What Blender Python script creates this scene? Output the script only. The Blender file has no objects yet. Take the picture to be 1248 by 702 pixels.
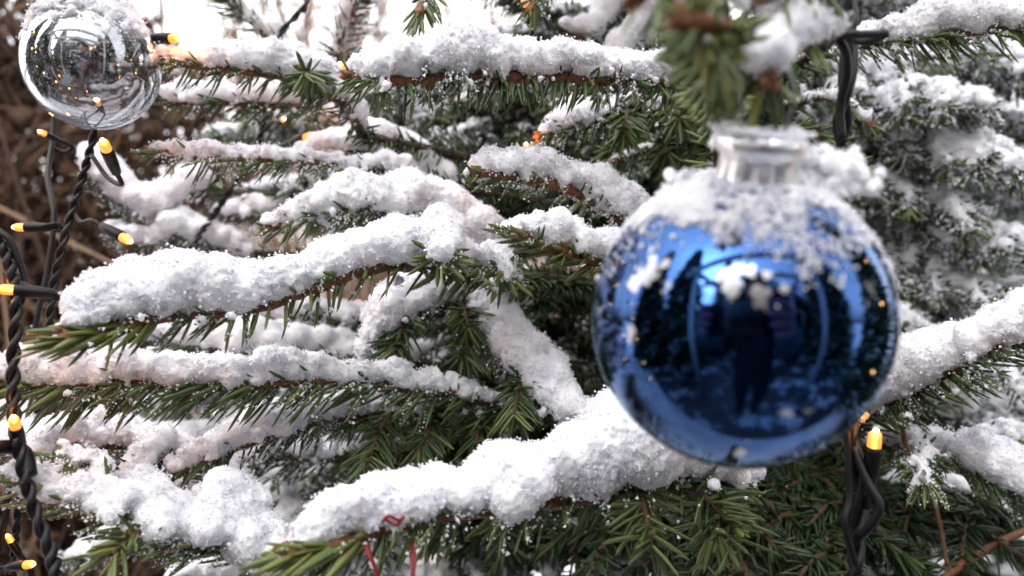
import bpy, math, random
import numpy as np
from mathutils import Vector, Matrix
R = math.radians
random.seed(7)
rng = np.random.default_rng(11)
scene = bpy.context.scene
COL = scene.collection
CAMZ = 1.35
F = 936.0
def P(px, py, d):
    return np.array([(px - 624.0) / F * d, d, CAMZ - (py - 351.0) / F * d])
UP = np.array([0., 0., 1.])

# ------------------------------------------------------------------ noise
def _h(i, j, k, s):
    n = (i.astype(np.int64) * 73856093) ^ (j.astype(np.int64) * 19349663) ^ (k.astype(np.int64) * 83492791) ^ (s * 2654435761)
    n = n & 0xffffffff
    n = ((n ^ (n >> 15)) * 2246822519) & 0xffffffff
    n = ((n ^ (n >> 13)) * 3266489917) & 0xffffffff
    n = n ^ (n >> 16)
    return (n & 0xffffff) / float(0xffffff) * 2 - 1
def vnoise(p, s=0):
    f = np.floor(p); t = p - f; t = t * t * (3 - 2 * t)
    i, j, k = [f[:, a].astype(np.int64) for a in range(3)]
    x, y, z = t[:, 0], t[:, 1], t[:, 2]
    out = 0
    for di in (0, 1):
        for dj in (0, 1):
            for dk in (0, 1):
                w = (x if di else 1 - x) * (y if dj else 1 - y) * (z if dk else 1 - z)
                out = out + w * _h(i + di, j + dj, k + dk, s)
    return out

# ------------------------------------------------------------------ mesh helpers
def mk(name, verts, quads=None, tris=None, mat=None, parent=None, attr=None, smooth=False):
    verts = np.asarray(verts, dtype=np.float32).reshape(-1, 3)
    me = bpy.data.meshes.new(name)
    loops = []; starts = []; off = 0
    if quads is not None and len(quads):
        q = np.asarray(quads, dtype=np.int32).reshape(-1, 4)
        loops.append(q.ravel()); starts.append(off + np.arange(len(q)) * 4); off += len(q) * 4
    if tris is not None and len(tris):
        t = np.asarray(tris, dtype=np.int32).reshape(-1, 3)
        loops.append(t.ravel()); starts.append(off + np.arange(len(t)) * 3); off += len(t) * 3
    loops = np.concatenate(loops).astype(np.int32); starts = np.concatenate(starts).astype(np.int32)
    me.vertices.add(len(verts)); me.vertices.foreach_set("co", verts.ravel())
    me.loops.add(len(loops)); me.loops.foreach_set("vertex_index", loops)
    me.polygons.add(len(starts)); me.polygons.foreach_set("loop_start", starts)
    me.update(calc_edges=True)
    if smooth is True:
        me.polygons.foreach_set("use_smooth", np.ones(len(starts), dtype=bool))
    elif smooth is not False:
        me.polygons.foreach_set("use_smooth", smooth)
    if attr is not None:
        for k, v in attr.items():
            a = me.attributes.new(k, 'FLOAT', 'POINT'); a.data.foreach_set("value", np.asarray(v, dtype=np.float32))
    if mat: me.materials.append(mat)
    o = bpy.data.objects.new(name, me); COL.objects.link(o)
    if parent is not None:
        o.parent = parent
        o.matrix_parent_inverse = wm(parent).inverted()
    return o
def wm(o):
    m = o.matrix_basis.copy()
    if o.parent: m = wm(o.parent) @ o.matrix_parent_inverse @ m
    return m
def tag(o, label=None, cat=None, group=None, kind=None):
    if label: o['label'] = label
    if cat: o['category'] = cat
    if group: o['group'] = group
    if kind: o['kind'] = kind
    return o
def empty(name, loc, label, cat, group=None):
    o = bpy.data.objects.new(name, None); COL.objects.link(o); o.location = Vector([float(a) for a in loc])
    o.empty_display_size = 0.02
    return tag(o, label, cat, group)

class MB:
    """collects geometry for ONE mesh"""
    def __init__(s): s.v = []; s.q = []; s.t = []; s.n = 0; s.a = []
    def add(s, v, q=None, t=None, a=None):
        v = np.asarray(v, dtype=float).reshape(-1, 3)
        if q is not None and len(q): s.q.append(np.asarray(q).reshape(-1, 4) + s.n)
        if t is not None and len(t): s.t.append(np.asarray(t).reshape(-1, 3) + s.n)
        s.v.append(v); s.n += len(v)
        s.a.append(np.full(len(v), 0.5) if a is None else (np.full(len(v), a) if np.isscalar(a) else a))
    def build(s, name, mat, parent=None, smooth=True):
        if not s.v: return None
        return mk(name, np.concatenate(s.v), np.concatenate(s.q) if s.q else None, np.concatenate(s.t) if s.t else None,
                  mat, parent, {'tint': np.concatenate(s.a)}, smooth)
def spline(pts, n):
    pts = np.asarray(pts, float); m = len(pts)
    if m == 2:
        t = np.linspace(0, 1, n)[:, None]; return pts[0] * (1 - t) + pts[1] * t
    e = np.vstack([2 * pts[0] - pts[1], pts, 2 * pts[-1] - pts[-2]])
    seg = np.linalg.norm(np.diff(pts[:, :3], axis=0), axis=1); cum = np.concatenate([[0], np.cumsum(seg)]); cum /= cum[-1]
    out = []
    for u in np.linspace(0, 1, n):
        i = min(max(np.searchsorted(cum, u) - 1, 0), m - 2)
        t = (u - cum[i]) / max(cum[i + 1] - cum[i], 1e-9)
        a, b, c, d = e[i], e[i + 1], e[i + 2], e[i + 3]
        out.append(.5 * (2 * b + (c - a) * t + (2 * a - 5 * b + 4 * c - d) * t * t + (3 * b - a - 3 * c + d) * t ** 3))
    return np.array(out)
def nrm(a):
    return a / np.maximum(np.linalg.norm(a, axis=-1, keepdims=True), 1e-12)
def tube(mb, pts, rad, k=8, a=None, cap=True, rough=0, seed=1):
    pts = np.asarray(pts, float); n = len(pts); rad = np.broadcast_to(np.asarray(rad, float), (n,))
    T = nrm(np.gradient(pts, axis=0))
    ref = np.array([0, 0, 1.]) if abs(T[0, 2]) < .9 else np.array([1., 0, 0])
    N = np.zeros((n, 3)); N[0] = nrm(np.cross(T[0], ref))
    for i in range(1, n):
        v = N[i - 1] - T[i] * np.dot(N[i - 1], T[i]); N[i] = v / max(np.linalg.norm(v), 1e-9)
    B = np.cross(T, N)
    an = np.arange(k) / k * 2 * np.pi
    V = pts[:, None, :] + rad[:, None, None] * (np.cos(an)[None, :, None] * N[:, None, :] + np.sin(an)[None, :, None] * B[:, None, :])
    V = V.reshape(-1, 3)
    if rough:
        c = np.repeat(pts, k, axis=0); dd = V - c
        V = c + dd * (1 + rough * vnoise(V * 900, seed)[:, None] + rough * .7 * vnoise(V * 350, seed + 1)[:, None])
    i, j = np.meshgrid(np.arange(n - 1), np.arange(k), indexing='ij')
    q = np.stack([i * k + j, i * k + (j + 1) % k, (i + 1) * k + (j + 1) % k, (i + 1) * k + j], -1).reshape(-1, 4)
    t = []
    if cap:
        V = np.vstack([V, pts[0], pts[-1]])
        for j in range(k):
            t.append((n * k, (j + 1) % k, j)); t.append((n * k + 1, (n - 1) * k + j, (n - 1) * k + (j + 1) % k))
    mb.add(V, q, t, a)
    return T, N, B
def lathe(mb, prof, M, k=40, a=None):
    """prof: list of (radius, height) turned about the local Z of 4x4 matrix M"""
    n = len(prof); an = np.arange(k) / k * 2 * np.pi
    V = np.array([[r * c, r * s, h] for r, h in prof for c, s in zip(np.cos(an), np.sin(an))])
    Mn = np.array(M); V = V @ Mn[:3, :3].T + Mn[:3, 3]
    i, j = np.meshgrid(np.arange(n - 1), np.arange(k), indexing='ij')
    q = np.stack([i * k + j, i * k + (j + 1) % k, (i + 1) * k + (j + 1) % k, (i + 1) * k + j], -1).reshape(-1, 4)
    mb.add(V, q, None, a)
def ico(sub):
    import bmesh
    bm = bmesh.new(); bmesh.ops.create_icosphere(bm, subdivisions=sub, radius=1)
    v = np.array([x.co[:] for x in bm.verts]); f = np.array([[w.index for w in x.verts] for x in bm.faces]); bm.free()
    return v, f
ICO1, ICO2 = ico(1), ico(2)
OCT = (np.array([[1, 0, 0], [-1, 0, 0], [0, 1, 0], [0, -1, 0], [0, 0, 1], [0, 0, -1.]]),
       np.array([[0, 2, 4], [2, 1, 4], [1, 3, 4], [3, 0, 4], [2, 0, 5], [1, 2, 5], [3, 1, 5], [0, 3, 5]]))
TET = (np.array([[1, 1, 1], [1, -1, -1], [-1, 1, -1], [-1, -1, 1.]]) * .8, np.array([[0, 1, 2], [0, 3, 1], [0, 2, 3], [1, 3, 2]]))
def inst(base, C, S):
    """instances of base (v,f) at centres C with per-axis scales S -> merged arrays"""
    v, f = base; C = np.asarray(C); S = np.asarray(S)
    if S.ndim == 1: S = S[:, None].repeat(3, 1)
    V = (v[None] * S[:, None, :] + C[:, None, :]).reshape(-1, 3)
    T = (f[None] + (np.arange(len(C)) * len(v))[:, None, None]).reshape(-1, 3)
    return V, T
def rotinst(base, C, S):
    v, f = base; n = len(C)
    q = nrm(rng.normal(size=(n, 4))); w, x, y, z = q.T
    Rm = np.stack([1 - 2 * (y * y + z * z), 2 * (x * y - z * w), 2 * (x * z + y * w), 2 * (x * y + z * w), 1 - 2 * (x * x + z * z), 2 * (y * z - x * w),
                   2 * (x * z - y * w), 2 * (y * z + x * w), 1 - 2 * (x * x + y * y)], -1).reshape(n, 3, 3)
    V = np.einsum('nij,nvj->nvi', Rm, v[None] * S[:, None, :]) + C[:, None, :]
    T = (f[None] + (np.arange(n) * len(v))[:, None, None]).reshape(-1, 3)
    return V.reshape(-1, 3), T

# ------------------------------------------------------------------ materials
def mat(name):
    m = bpy.data.materials.new(name); m.use_nodes = True
    nt = m.node_tree; return m, nt, nt.nodes['Principled BSDF']
def N_(nt, t, **kw):
    n = nt.nodes.new(t)
    for k, v in kw.items(): setattr(n, k, v)
    return n
def ramp(nt, fac, stops):
    r = nt.nodes.new('ShaderNodeValToRGB')
    while len(r.color_ramp.elements) < len(stops): r.color_ramp.elements.new(.5)
    for e, (p, c) in zip(r.color_ramp.elements, stops): e.position = p; e.color = (*c, 1)
    nt.links.new(fac, r.inputs[0]); return r.outputs[0]
def noise(nt, scale, detail=3, rough=.5):
    tc = nt.nodes.new('ShaderNodeNewGeometry'); n = nt.nodes.new('ShaderNodeTexNoise')
    n.inputs['Scale'].default_value = scale; n.inputs['Detail'].default_value = detail; n.inputs['Roughness'].default_value = rough
    nt.links.new(tc.outputs['Position'], n.inputs['Vector']); return n.outputs['Fac']
def bump(nt, b, h, dist, strength=.5):
    n = nt.nodes.new('ShaderNodeBump'); n.inputs['Distance'].default_value = dist; n.inputs['Strength'].default_value = strength
    nt.links.new(h, n.inputs['Height']); nt.links.new(n.outputs[0], b.inputs['Normal'])

m_snow, nt, b = mat('snow')
nt.links.new(ramp(nt, noise(nt, 900, 2), [(.3, (.86, .855, .91)), (.7, (.92, .915, .96))]), b.inputs['Base Color'])
b.inputs['Roughness'].default_value = .75; b.inputs['Specular IOR Level'].default_value = .3
b.inputs['Subsurface Weight'].default_value = .75; b.inputs['Subsurface Radius'].default_value = (1., 1., 1.1); b.inputs['Subsurface Scale'].default_value = .0030
bump(nt, b, noise(nt, 2600, 2, .6), .0002, .35)

m_crystal = bpy.data.materials.new('snow_crystal'); m_crystal.use_nodes = True; nt = m_crystal.node_tree; nt.nodes.clear()
out = N_(nt, 'ShaderNodeOutputMaterial'); d1 = N_(nt, 'ShaderNodeBsdfDiffuse'); d2 = N_(nt, 'ShaderNodeBsdfTranslucent'); mx1 = N_(nt, 'ShaderNodeMixShader'); mx1.inputs[0].default_value = .5
d1.inputs[0].default_value = (.95, .945, .985, 1); d2.inputs[0].default_value = (.95, .945, .985, 1)
nt.links.new(d1.outputs[0], mx1.inputs[1]); nt.links.new(d2.outputs[0], mx1.inputs[2]); nt.links.new(mx1.outputs[0], out.inputs[0])
m_needle, nt, b = mat('spruce_needle')
at = N_(nt, 'ShaderNodeAttribute', attribute_name='tint')
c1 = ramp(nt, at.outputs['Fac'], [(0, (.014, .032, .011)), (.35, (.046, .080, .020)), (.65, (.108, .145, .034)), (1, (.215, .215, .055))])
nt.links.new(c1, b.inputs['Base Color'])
b.inputs['Roughness'].default_value = .42; b.inputs['Specular IOR Level'].default_value = .55

m_bark, nt, b = mat('young_bark')
at = N_(nt, 'ShaderNodeAttribute', attribute_name='tint')
mx = N_(nt, 'ShaderNodeMix', data_type='RGBA')
nt.links.new(at.outputs['Fac'], mx.inputs[0])
nt.links.new(ramp(nt, noise(nt, 500, 4), [(.3, (.028, .018, .012)), (.7, (.085, .05, .03))]), mx.inputs[6])
nt.links.new(ramp(nt, noise(nt, 700, 4), [(.3, (.09, .032, .014)), (.7, (.27, .105, .04))]), mx.inputs[7])
nt.links.new(mx.outputs[2], b.inputs['Base Color']); b.inputs['Roughness'].default_value = .7
bump(nt, b, noise(nt, 1200, 3), .0004, .8)

def simple(name, col, rough, metal=0, **kw):
    m, nt, b = mat(name); b.inputs['Base Color'].default_value = (*col, 1); b.inputs['Roughness'].default_value = rough; b.inputs['Metallic'].default_value = metal
    for k, v in kw.items(): b.inputs[k.replace('_', ' ')].default_value = v
    return m, nt, b
m_rubber, nt, b = simple('black_cable_rubber', (.005, .005, .006), .45, Specular_IOR_Level=.3)
m_red, nt, b = simple('red_cord_fibre', (.22, .008, .014), .7)
bump(nt, b, noise(nt, 2500, 2), .0003, .8)
m_steel, nt, b = simple('wire_steel', (.42, .43, .46), .3, 1)
m_cap, nt, b = simple('silver_cap_metal', (.88, .88, .90), .22, 1)
nt.links.new(ramp(nt, noise(nt, 300, 4), [(.35, (.30, .30, .30)), (.7, (.55, .55, .55))]), b.inputs['Roughness'])
bump(nt, b, noise(nt, 260, 3), .0006, .5)

m_blue, nt, b = simple('blue_mirror_glass', (.02, .09, .36), .035, 1, Coat_Weight=.6, Coat_Roughness=.02, Coat_IOR=1.45)
nt.links.new(ramp(nt, noise(nt, 55, 4, .6), [(.35, (.008, .038, .135)), (.7, (.019, .085, .27))]), b.inputs['Base Color'])
b.inputs['Specular Tint'].default_value = (.10, .28, .75, 1)
bump(nt, b, noise(nt, 45, 3), .0012, .10)
# worn flakes where the blue lacquer is gone and bare silver shows
BC = P(899, 390, .156)
def on_ball(px, py):
    d = nrm(np.array([(px - 624) / F, 1, -(py - 351) / F])); o_ = np.array([0, 0, CAMZ]) - BC; bb = d @ o_; q = max(bb * bb - (o_ @ o_ - .0295 ** 2), 0)
    return np.array([0, 0, CAMZ]) + d * (-bb - math.sqrt(q))
geo = N_(nt, 'ShaderNodeNewGeometry'); prev = None
for (px, py, rr) in [(893, 342, .0038), (925, 362, .0030), (908, 330, .0026), (955, 352, .0013), (935, 335, .0012), (792, 330, .0042), (772, 345, .0024), (768, 405, .0018), (1062, 352, .0022), (1058, 372, .0018), (905, 552, .0030), (960, 505, .0016), (985, 500, .0014), (995, 320, .0010)]:
    vd = N_(nt, 'ShaderNodeVectorMath', operation='DISTANCE'); nt.links.new(geo.outputs['Position'], vd.inputs[0]); vd.inputs[1].default_value = on_ball(px, py)
    mm = N_(nt, 'ShaderNodeMapRange'); mm.inputs['From Min'].default_value = rr * 1.6; mm.inputs['From Max'].default_value = 0; nt.links.new(vd.outputs['Value'], mm.inputs['Value'])
    if prev is None: prev = mm.outputs[0]
    else:
        mx_ = N_(nt, 'ShaderNodeMath', operation='MAXIMUM'); nt.links.new(prev, mx_.inputs[0]); nt.links.new(mm.outputs[0], mx_.inputs[1]); prev = mx_.outputs[0]
ad = N_(nt, 'ShaderNodeMath', operation='MULTIPLY_ADD'); nt.links.new(noise(nt, 420, 3, .55), ad.inputs[0]); ad.inputs[1].default_value = 2.2; ad.inputs[2].default_value = -1.25
ad2 = N_(nt, 'ShaderNodeMath', operation='ADD'); nt.links.new(prev, ad2.inputs[0]); nt.links.new(ad.outputs[0], ad2.inputs[1])
gt = ramp(nt, ad2.outputs[0], [(.47, (0, 0, 0)), (.56, (.9, .9, .9))])
mul = N_(nt, 'ShaderNodeMath', operation='MULTIPLY'); nt.links.new(gt, mul.inputs[0])
pos = N_(nt, 'ShaderNodeMath', operation='GREATER_THAN'); nt.links.new(prev, pos.inputs[0]); pos.inputs[1].default_value = .02; nt.links.new(pos.outputs[0], mul.inputs[1])
old = b.inputs['Base Color'].links[0].from_socket
mo = [n for n in nt.nodes if n.type == 'OUTPUT_MATERIAL'][0]
g1 = N_(nt, 'ShaderNodeBsdfGlossy'); g1.inputs['Roughness'].default_value = .04; nt.links.new(old, g1.inputs['Color'])
g2 = N_(nt, 'ShaderNodeBsdfGlossy'); g2.inputs['Roughness'].default_value = .02; g2.inputs['Color'].default_value = (.8, .9, 1, 1)
g3 = N_(nt, 'ShaderNodeBsdfGlossy'); g3.inputs['Roughness'].default_value = .28; g3.inputs['Color'].default_value = (.52, .52, .54, 1)
fr_ = N_(nt, 'ShaderNodeFresnel'); fr_.inputs['IOR'].default_value = 1.33
for g_ in (g1, g2): nt.links.new(b.inputs['Normal'].links[0].from_socket, g_.inputs['Normal'])
ms = N_(nt, 'ShaderNodeMixShader'); nt.links.new(fr_.outputs[0], ms.inputs[0]); nt.links.new(g1.outputs[0], ms.inputs[1]); nt.links.new(g2.outputs[0], ms.inputs[2])
ms2 = N_(nt, 'ShaderNodeMixShader'); nt.links.new(mul.outputs[0], ms2.inputs[0]); nt.links.new(ms.outputs[0], ms2.inputs[1]); nt.links.new(g3.outputs[0], ms2.inputs[2]); nt.links.new(ms2.outputs[0], mo.inputs[0])

# thin silvered clear glass: partly mirror, partly see-through
m_clear = bpy.data.materials.new('clear_silvered_glass'); m_clear.use_nodes = True
nt = m_clear.node_tree; nt.nodes.clear()
out = N_(nt, 'ShaderNodeOutputMaterial'); mixs = N_(nt, 'ShaderNodeMixShader'); gl = N_(nt, 'ShaderNodeBsdfGlossy'); tr = N_(nt, 'ShaderNodeBsdfTransparent')
gl.inputs['Roughness'].default_value = .03; gl.inputs['Color'].default_value = (.85, .87, .90, 1); tr.inputs['Color'].default_value = (.66, .69, .72, 1)
lw = N_(nt, 'ShaderNodeLayerWeight'); lw.inputs['Blend'].default_value = .35
mr = N_(nt, 'ShaderNodeMapRange'); mr.inputs['To Min'].default_value = .24; mr.inputs['To Max'].default_value = .92
nt.links.new(lw.outputs['Facing'], mr.inputs['Value']); nt.links.new(mr.outputs[0], mixs.inputs[0])
nt.links.new(tr.outputs[0], mixs.inputs[1]); nt.links.new(gl.outputs[0], mixs.inputs[2])
df = N_(nt, 'ShaderNodeBsdfDiffuse'); df.inputs['Color'].default_value = (.8, .82, .86, 1)
mix2 = N_(nt, 'ShaderNodeMixShader')
fr = ramp(nt, noise(nt, 420, 5, .7), [(.56, (0, 0, 0)), (.72, (.55, .55, .55))])
nt.links.new(fr, mix2.inputs[0]); nt.links.new(mixs.outputs[0], mix2.inputs[1]); nt.links.new(df.outputs[0], mix2.inputs[2])
nt.links.new(mix2.outputs[0], out.inputs[0])

def emis(name, col, s):
    m, nt, b = mat(name); b.inputs['Base Color'].default_value = (.8, .6, .3, 1); b.inputs['Roughness'].default_value = .15
    b.inputs['Emission Color'].default_value = (*col, 1); b.inputs['Emission Strength'].default_value = s
    return m
m_led, nt, b = mat('warm_led_lens'); b.inputs['Base Color'].default_value = (.7, .4, .12, 1); b.inputs['Roughness'].default_value = .12
lw = N_(nt, 'ShaderNodeLayerWeight'); lw.inputs['Blend'].default_value = .5
nt.links.new(ramp(nt, lw.outputs['Facing'], [(0, (1, .38, .06)), (.2, (1, .26, .018)), (1, (.9, .16, .006))]), b.inputs['Emission Color'])
mr = N_(nt, 'ShaderNodeMapRange'); mr.inputs['From Max'].default_value = .16; mr.inputs['To Min'].default_value = 6; mr.inputs['To Max'].default_value = 1.6
nt.links.new(lw.outputs['Facing'], mr.inputs['Value']); nt.links.new(mr.outputs[0], b.inputs['Emission Strength'])
m_core = emis('warm_led_core', (1, .62, .25), 30)

m_twig, nt, b = mat('dry_brown_twig')
at = N_(nt, 'ShaderNodeAttribute', attribute_name='tint')
nt.links.new(ramp(nt, at.outputs['Fac'], [(0, (.035, .018, .010)), (.5, (.13, .062, .034)), (.85, (.24, .13, .075)), (1, (.42, .28, .16))]), b.inputs['Base Color'])
b.inputs['Roughness'].default_value = .8
m_soil, nt, b = mat('dead_leaf_litter')
nt.links.new(ramp(nt, noise(nt, 30, 6, .7), [(.3, (.018, .009, .006)), (.6, (.075, .033, .018)), (.8, (.14, .07, .04))]), b.inputs['Base Color'])
b.inputs['Roughness'].default_value = .95
bump(nt, b, noise(nt, 40, 5), .02, .8)
m_ground, nt, b = mat('snowy_ground')
nt.links.new(ramp(nt, noise(nt, 3, 5, .6), [(.35, (.60, .60, .63)), (.6, (.84, .85, .88))]), b.inputs['Base Color'])
b.inputs['Roughness'].default_value = .8
bump(nt, b, noise(nt, 6, 5), .05, .5)

# ------------------------------------------------------------------ snow and needles
def snow_mesh(name, C, Rr, voxel, parent, grains=60, gsize=.00032, disp=1.0, fine=True, seed=0, smooth_it=8, dustc=None):
    """merge the lumps into one skin, roughen it and cover it with loose crystals"""
    C = np.asarray(C); Rr = np.asarray(Rr)
    V, T = inst(ICO2 if len(C) < 1500 else ICO1, C, Rr)
    rr_ = np.repeat(Rr, len(V) // len(Rr))[:, None]; am = np.minimum(rr_ * .34, .0008)
    V = V + am * np.stack([vnoise(V * 420 + 3, 51) + .7 * vnoise(V * 1000, 61), vnoise(V * 420 + 7, 52) + .7 * vnoise(V * 1000 + 2, 62), vnoise(V * 420 + 11, 53) + .7 * vnoise(V * 1000 + 5, 63)], 1)
    tmp = mk('tmp', V, None, T)
    md = tmp.modifiers.new('r', 'REMESH'); md.mode = 'VOXEL'; md.voxel_size = voxel
    dg = bpy.context.evaluated_depsgraph_get()
    ev = tmp.evaluated_get(dg); me = bpy.data.meshes.new_from_object(ev)
    nv = len(me.vertices); V = np.empty(nv * 3, np.float32); me.vertices.foreach_get('co', V); V = V.reshape(-1, 3).astype(float)
    Nn = np.empty(nv * 3, np.float32); me.vertices.foreach_get('normal', Nn); Nn = Nn.reshape(-1, 3).astype(float)
    nl = len(me.loops); L = np.empty(nl, np.int32); me.loops.foreach_get('vertex_index', L)
    tmpm = tmp.data; bpy.data.objects.remove(tmp); bpy.data.meshes.remove(tmpm); bpy.data.meshes.remove(me)
    if nl != (nl // 4) * 4 or nv == 0: return None
    Q = L.reshape(-1, 4)
    E0 = np.concatenate([Q[:, 0], Q[:, 1], Q[:, 2], Q[:, 3]]); E1 = np.concatenate([Q[:, 1], Q[:, 2], Q[:, 3], Q[:, 0]])
    ii = np.concatenate([E0, E1]); jj = np.concatenate([E1, E0]); cnt = np.maximum(np.bincount(ii, minlength=nv), 1)
    for _ in range(smooth_it):
        V = .35 * V + .65 * np.stack([np.bincount(ii, weights=V[jj, a], minlength=nv) / cnt for a in range(3)], 1)
    rg_ = .60 + 1.0 * np.clip(vnoise(V * 60, seed + 8) + .45 - .8 * (Nn[:, 2] > .5) * .5, 0, 1)
    d = .0007 * vnoise(V * 170, seed) + (.00050 * vnoise(V * 700, seed + 1) + .00035 * vnoise(V * 1700, seed + 2)) * rg_
    d += rng.normal(size=nv) * .00005
    V = V + Nn * (d * disp)[:, None]
    mb = MB(); mb.add(V, Q); nq = len(Q)
    # crystals
    a = V[Q[:, 1]] - V[Q[:, 0]]; c = V[Q[:, 3]] - V[Q[:, 0]]
    area = np.linalg.norm(np.cross(a, c), axis=1)
    n = int(area.sum() * 1e4 * grains)
    nt_ = 0
    if n > 0:
        n = min(n, 110000)
        w = area * np.clip(1.0 + 1.4 * vnoise(V[Q[:, 0]] * 260, seed + 5), .15, 3)
        f = rng.choice(nq, n, p=w / w.sum())
        u = rng.random((n, 2)); pos = V[Q[f, 0]] + a[f] * u[:, :1] + c[f] * u[:, 1:]
        g = gsize * (.45 + rng.random(n) ** 3 * 1.9)
        pos = pos + nrm(Nn[Q[f, 0]]) * (g * (.2 + rng.random(n) ** 5 * 3.5))[:, None]
        S = g[:, None] * (.5 + rng.random((n, 3)) * .7)
        GV, GT = rotinst(TET, pos, S); mb.add(GV, None, GT); nt_ = len(GT)
    if dustc is not None and len(dustc):
        g = gsize * (.9 + rng.random(len(dustc)) ** 2 * 2.0); GV, GT = rotinst(TET, dustc, g[:, None] * (.6 + .7 * rng.random((len(g), 3)))); mb.add(GV, None, GT); nt_ += len(GT)
    sm = np.concatenate([np.ones(nq, bool), np.zeros(nt_, bool)])
    o = mb.build(name, m_snow, parent, sm); o.data.materials.append(m_crystal)
    o.data.polygons.foreach_set('material_index', np.concatenate([np.zeros(nq, np.int32), np.ones(nt_, np.int32)]))
    return o

def needles_arrays(Pp, D, U, L, W, tint, bend):
    s = np.array([0, .12, .5, .85, 1.]); wf = np.array([.45, .9, 1, .72, .06]); ns = len(s); n = len(Pp)
    D = nrm(D); S = nrm(np.cross(D, U)); Nn = np.cross(S, D)
    Cc = Pp[:, None, :] + D[:, None, :] * (L[:, None] * s)[:, :, None] + Nn[:, None, :] * (bend[:, None] * L[:, None] * s ** 2)[:, :, None]
    hw = (W[:, None] * wf)[:, :, None] * .5
    ring = np.stack([Cc + S[:, None] * hw, Cc + Nn[:, None] * hw * .55, Cc - S[:, None] * hw, Cc - Nn[:, None] * hw * .55], 2)
    V = ring.reshape(-1, 3)
    i, j = np.meshgrid(np.arange(ns - 1), np.arange(4), indexing='ij')
    q = np.stack([i * 4 + j, i * 4 + (j + 1) % 4, (i + 1) * 4 + (j + 1) % 4, (i + 1) * 4 + j], -1).reshape(-1, 4)
    Q = (q[None] + (np.arange(n) * ns * 4)[:, None, None]).reshape(-1, 4)
    a = np.repeat(np.clip(tint[:, None] + np.array([.35, .1, 0, .05, .25]) * .5, 0, 1), 4, axis=1).reshape(-1)
    return V, Q, a

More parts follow.
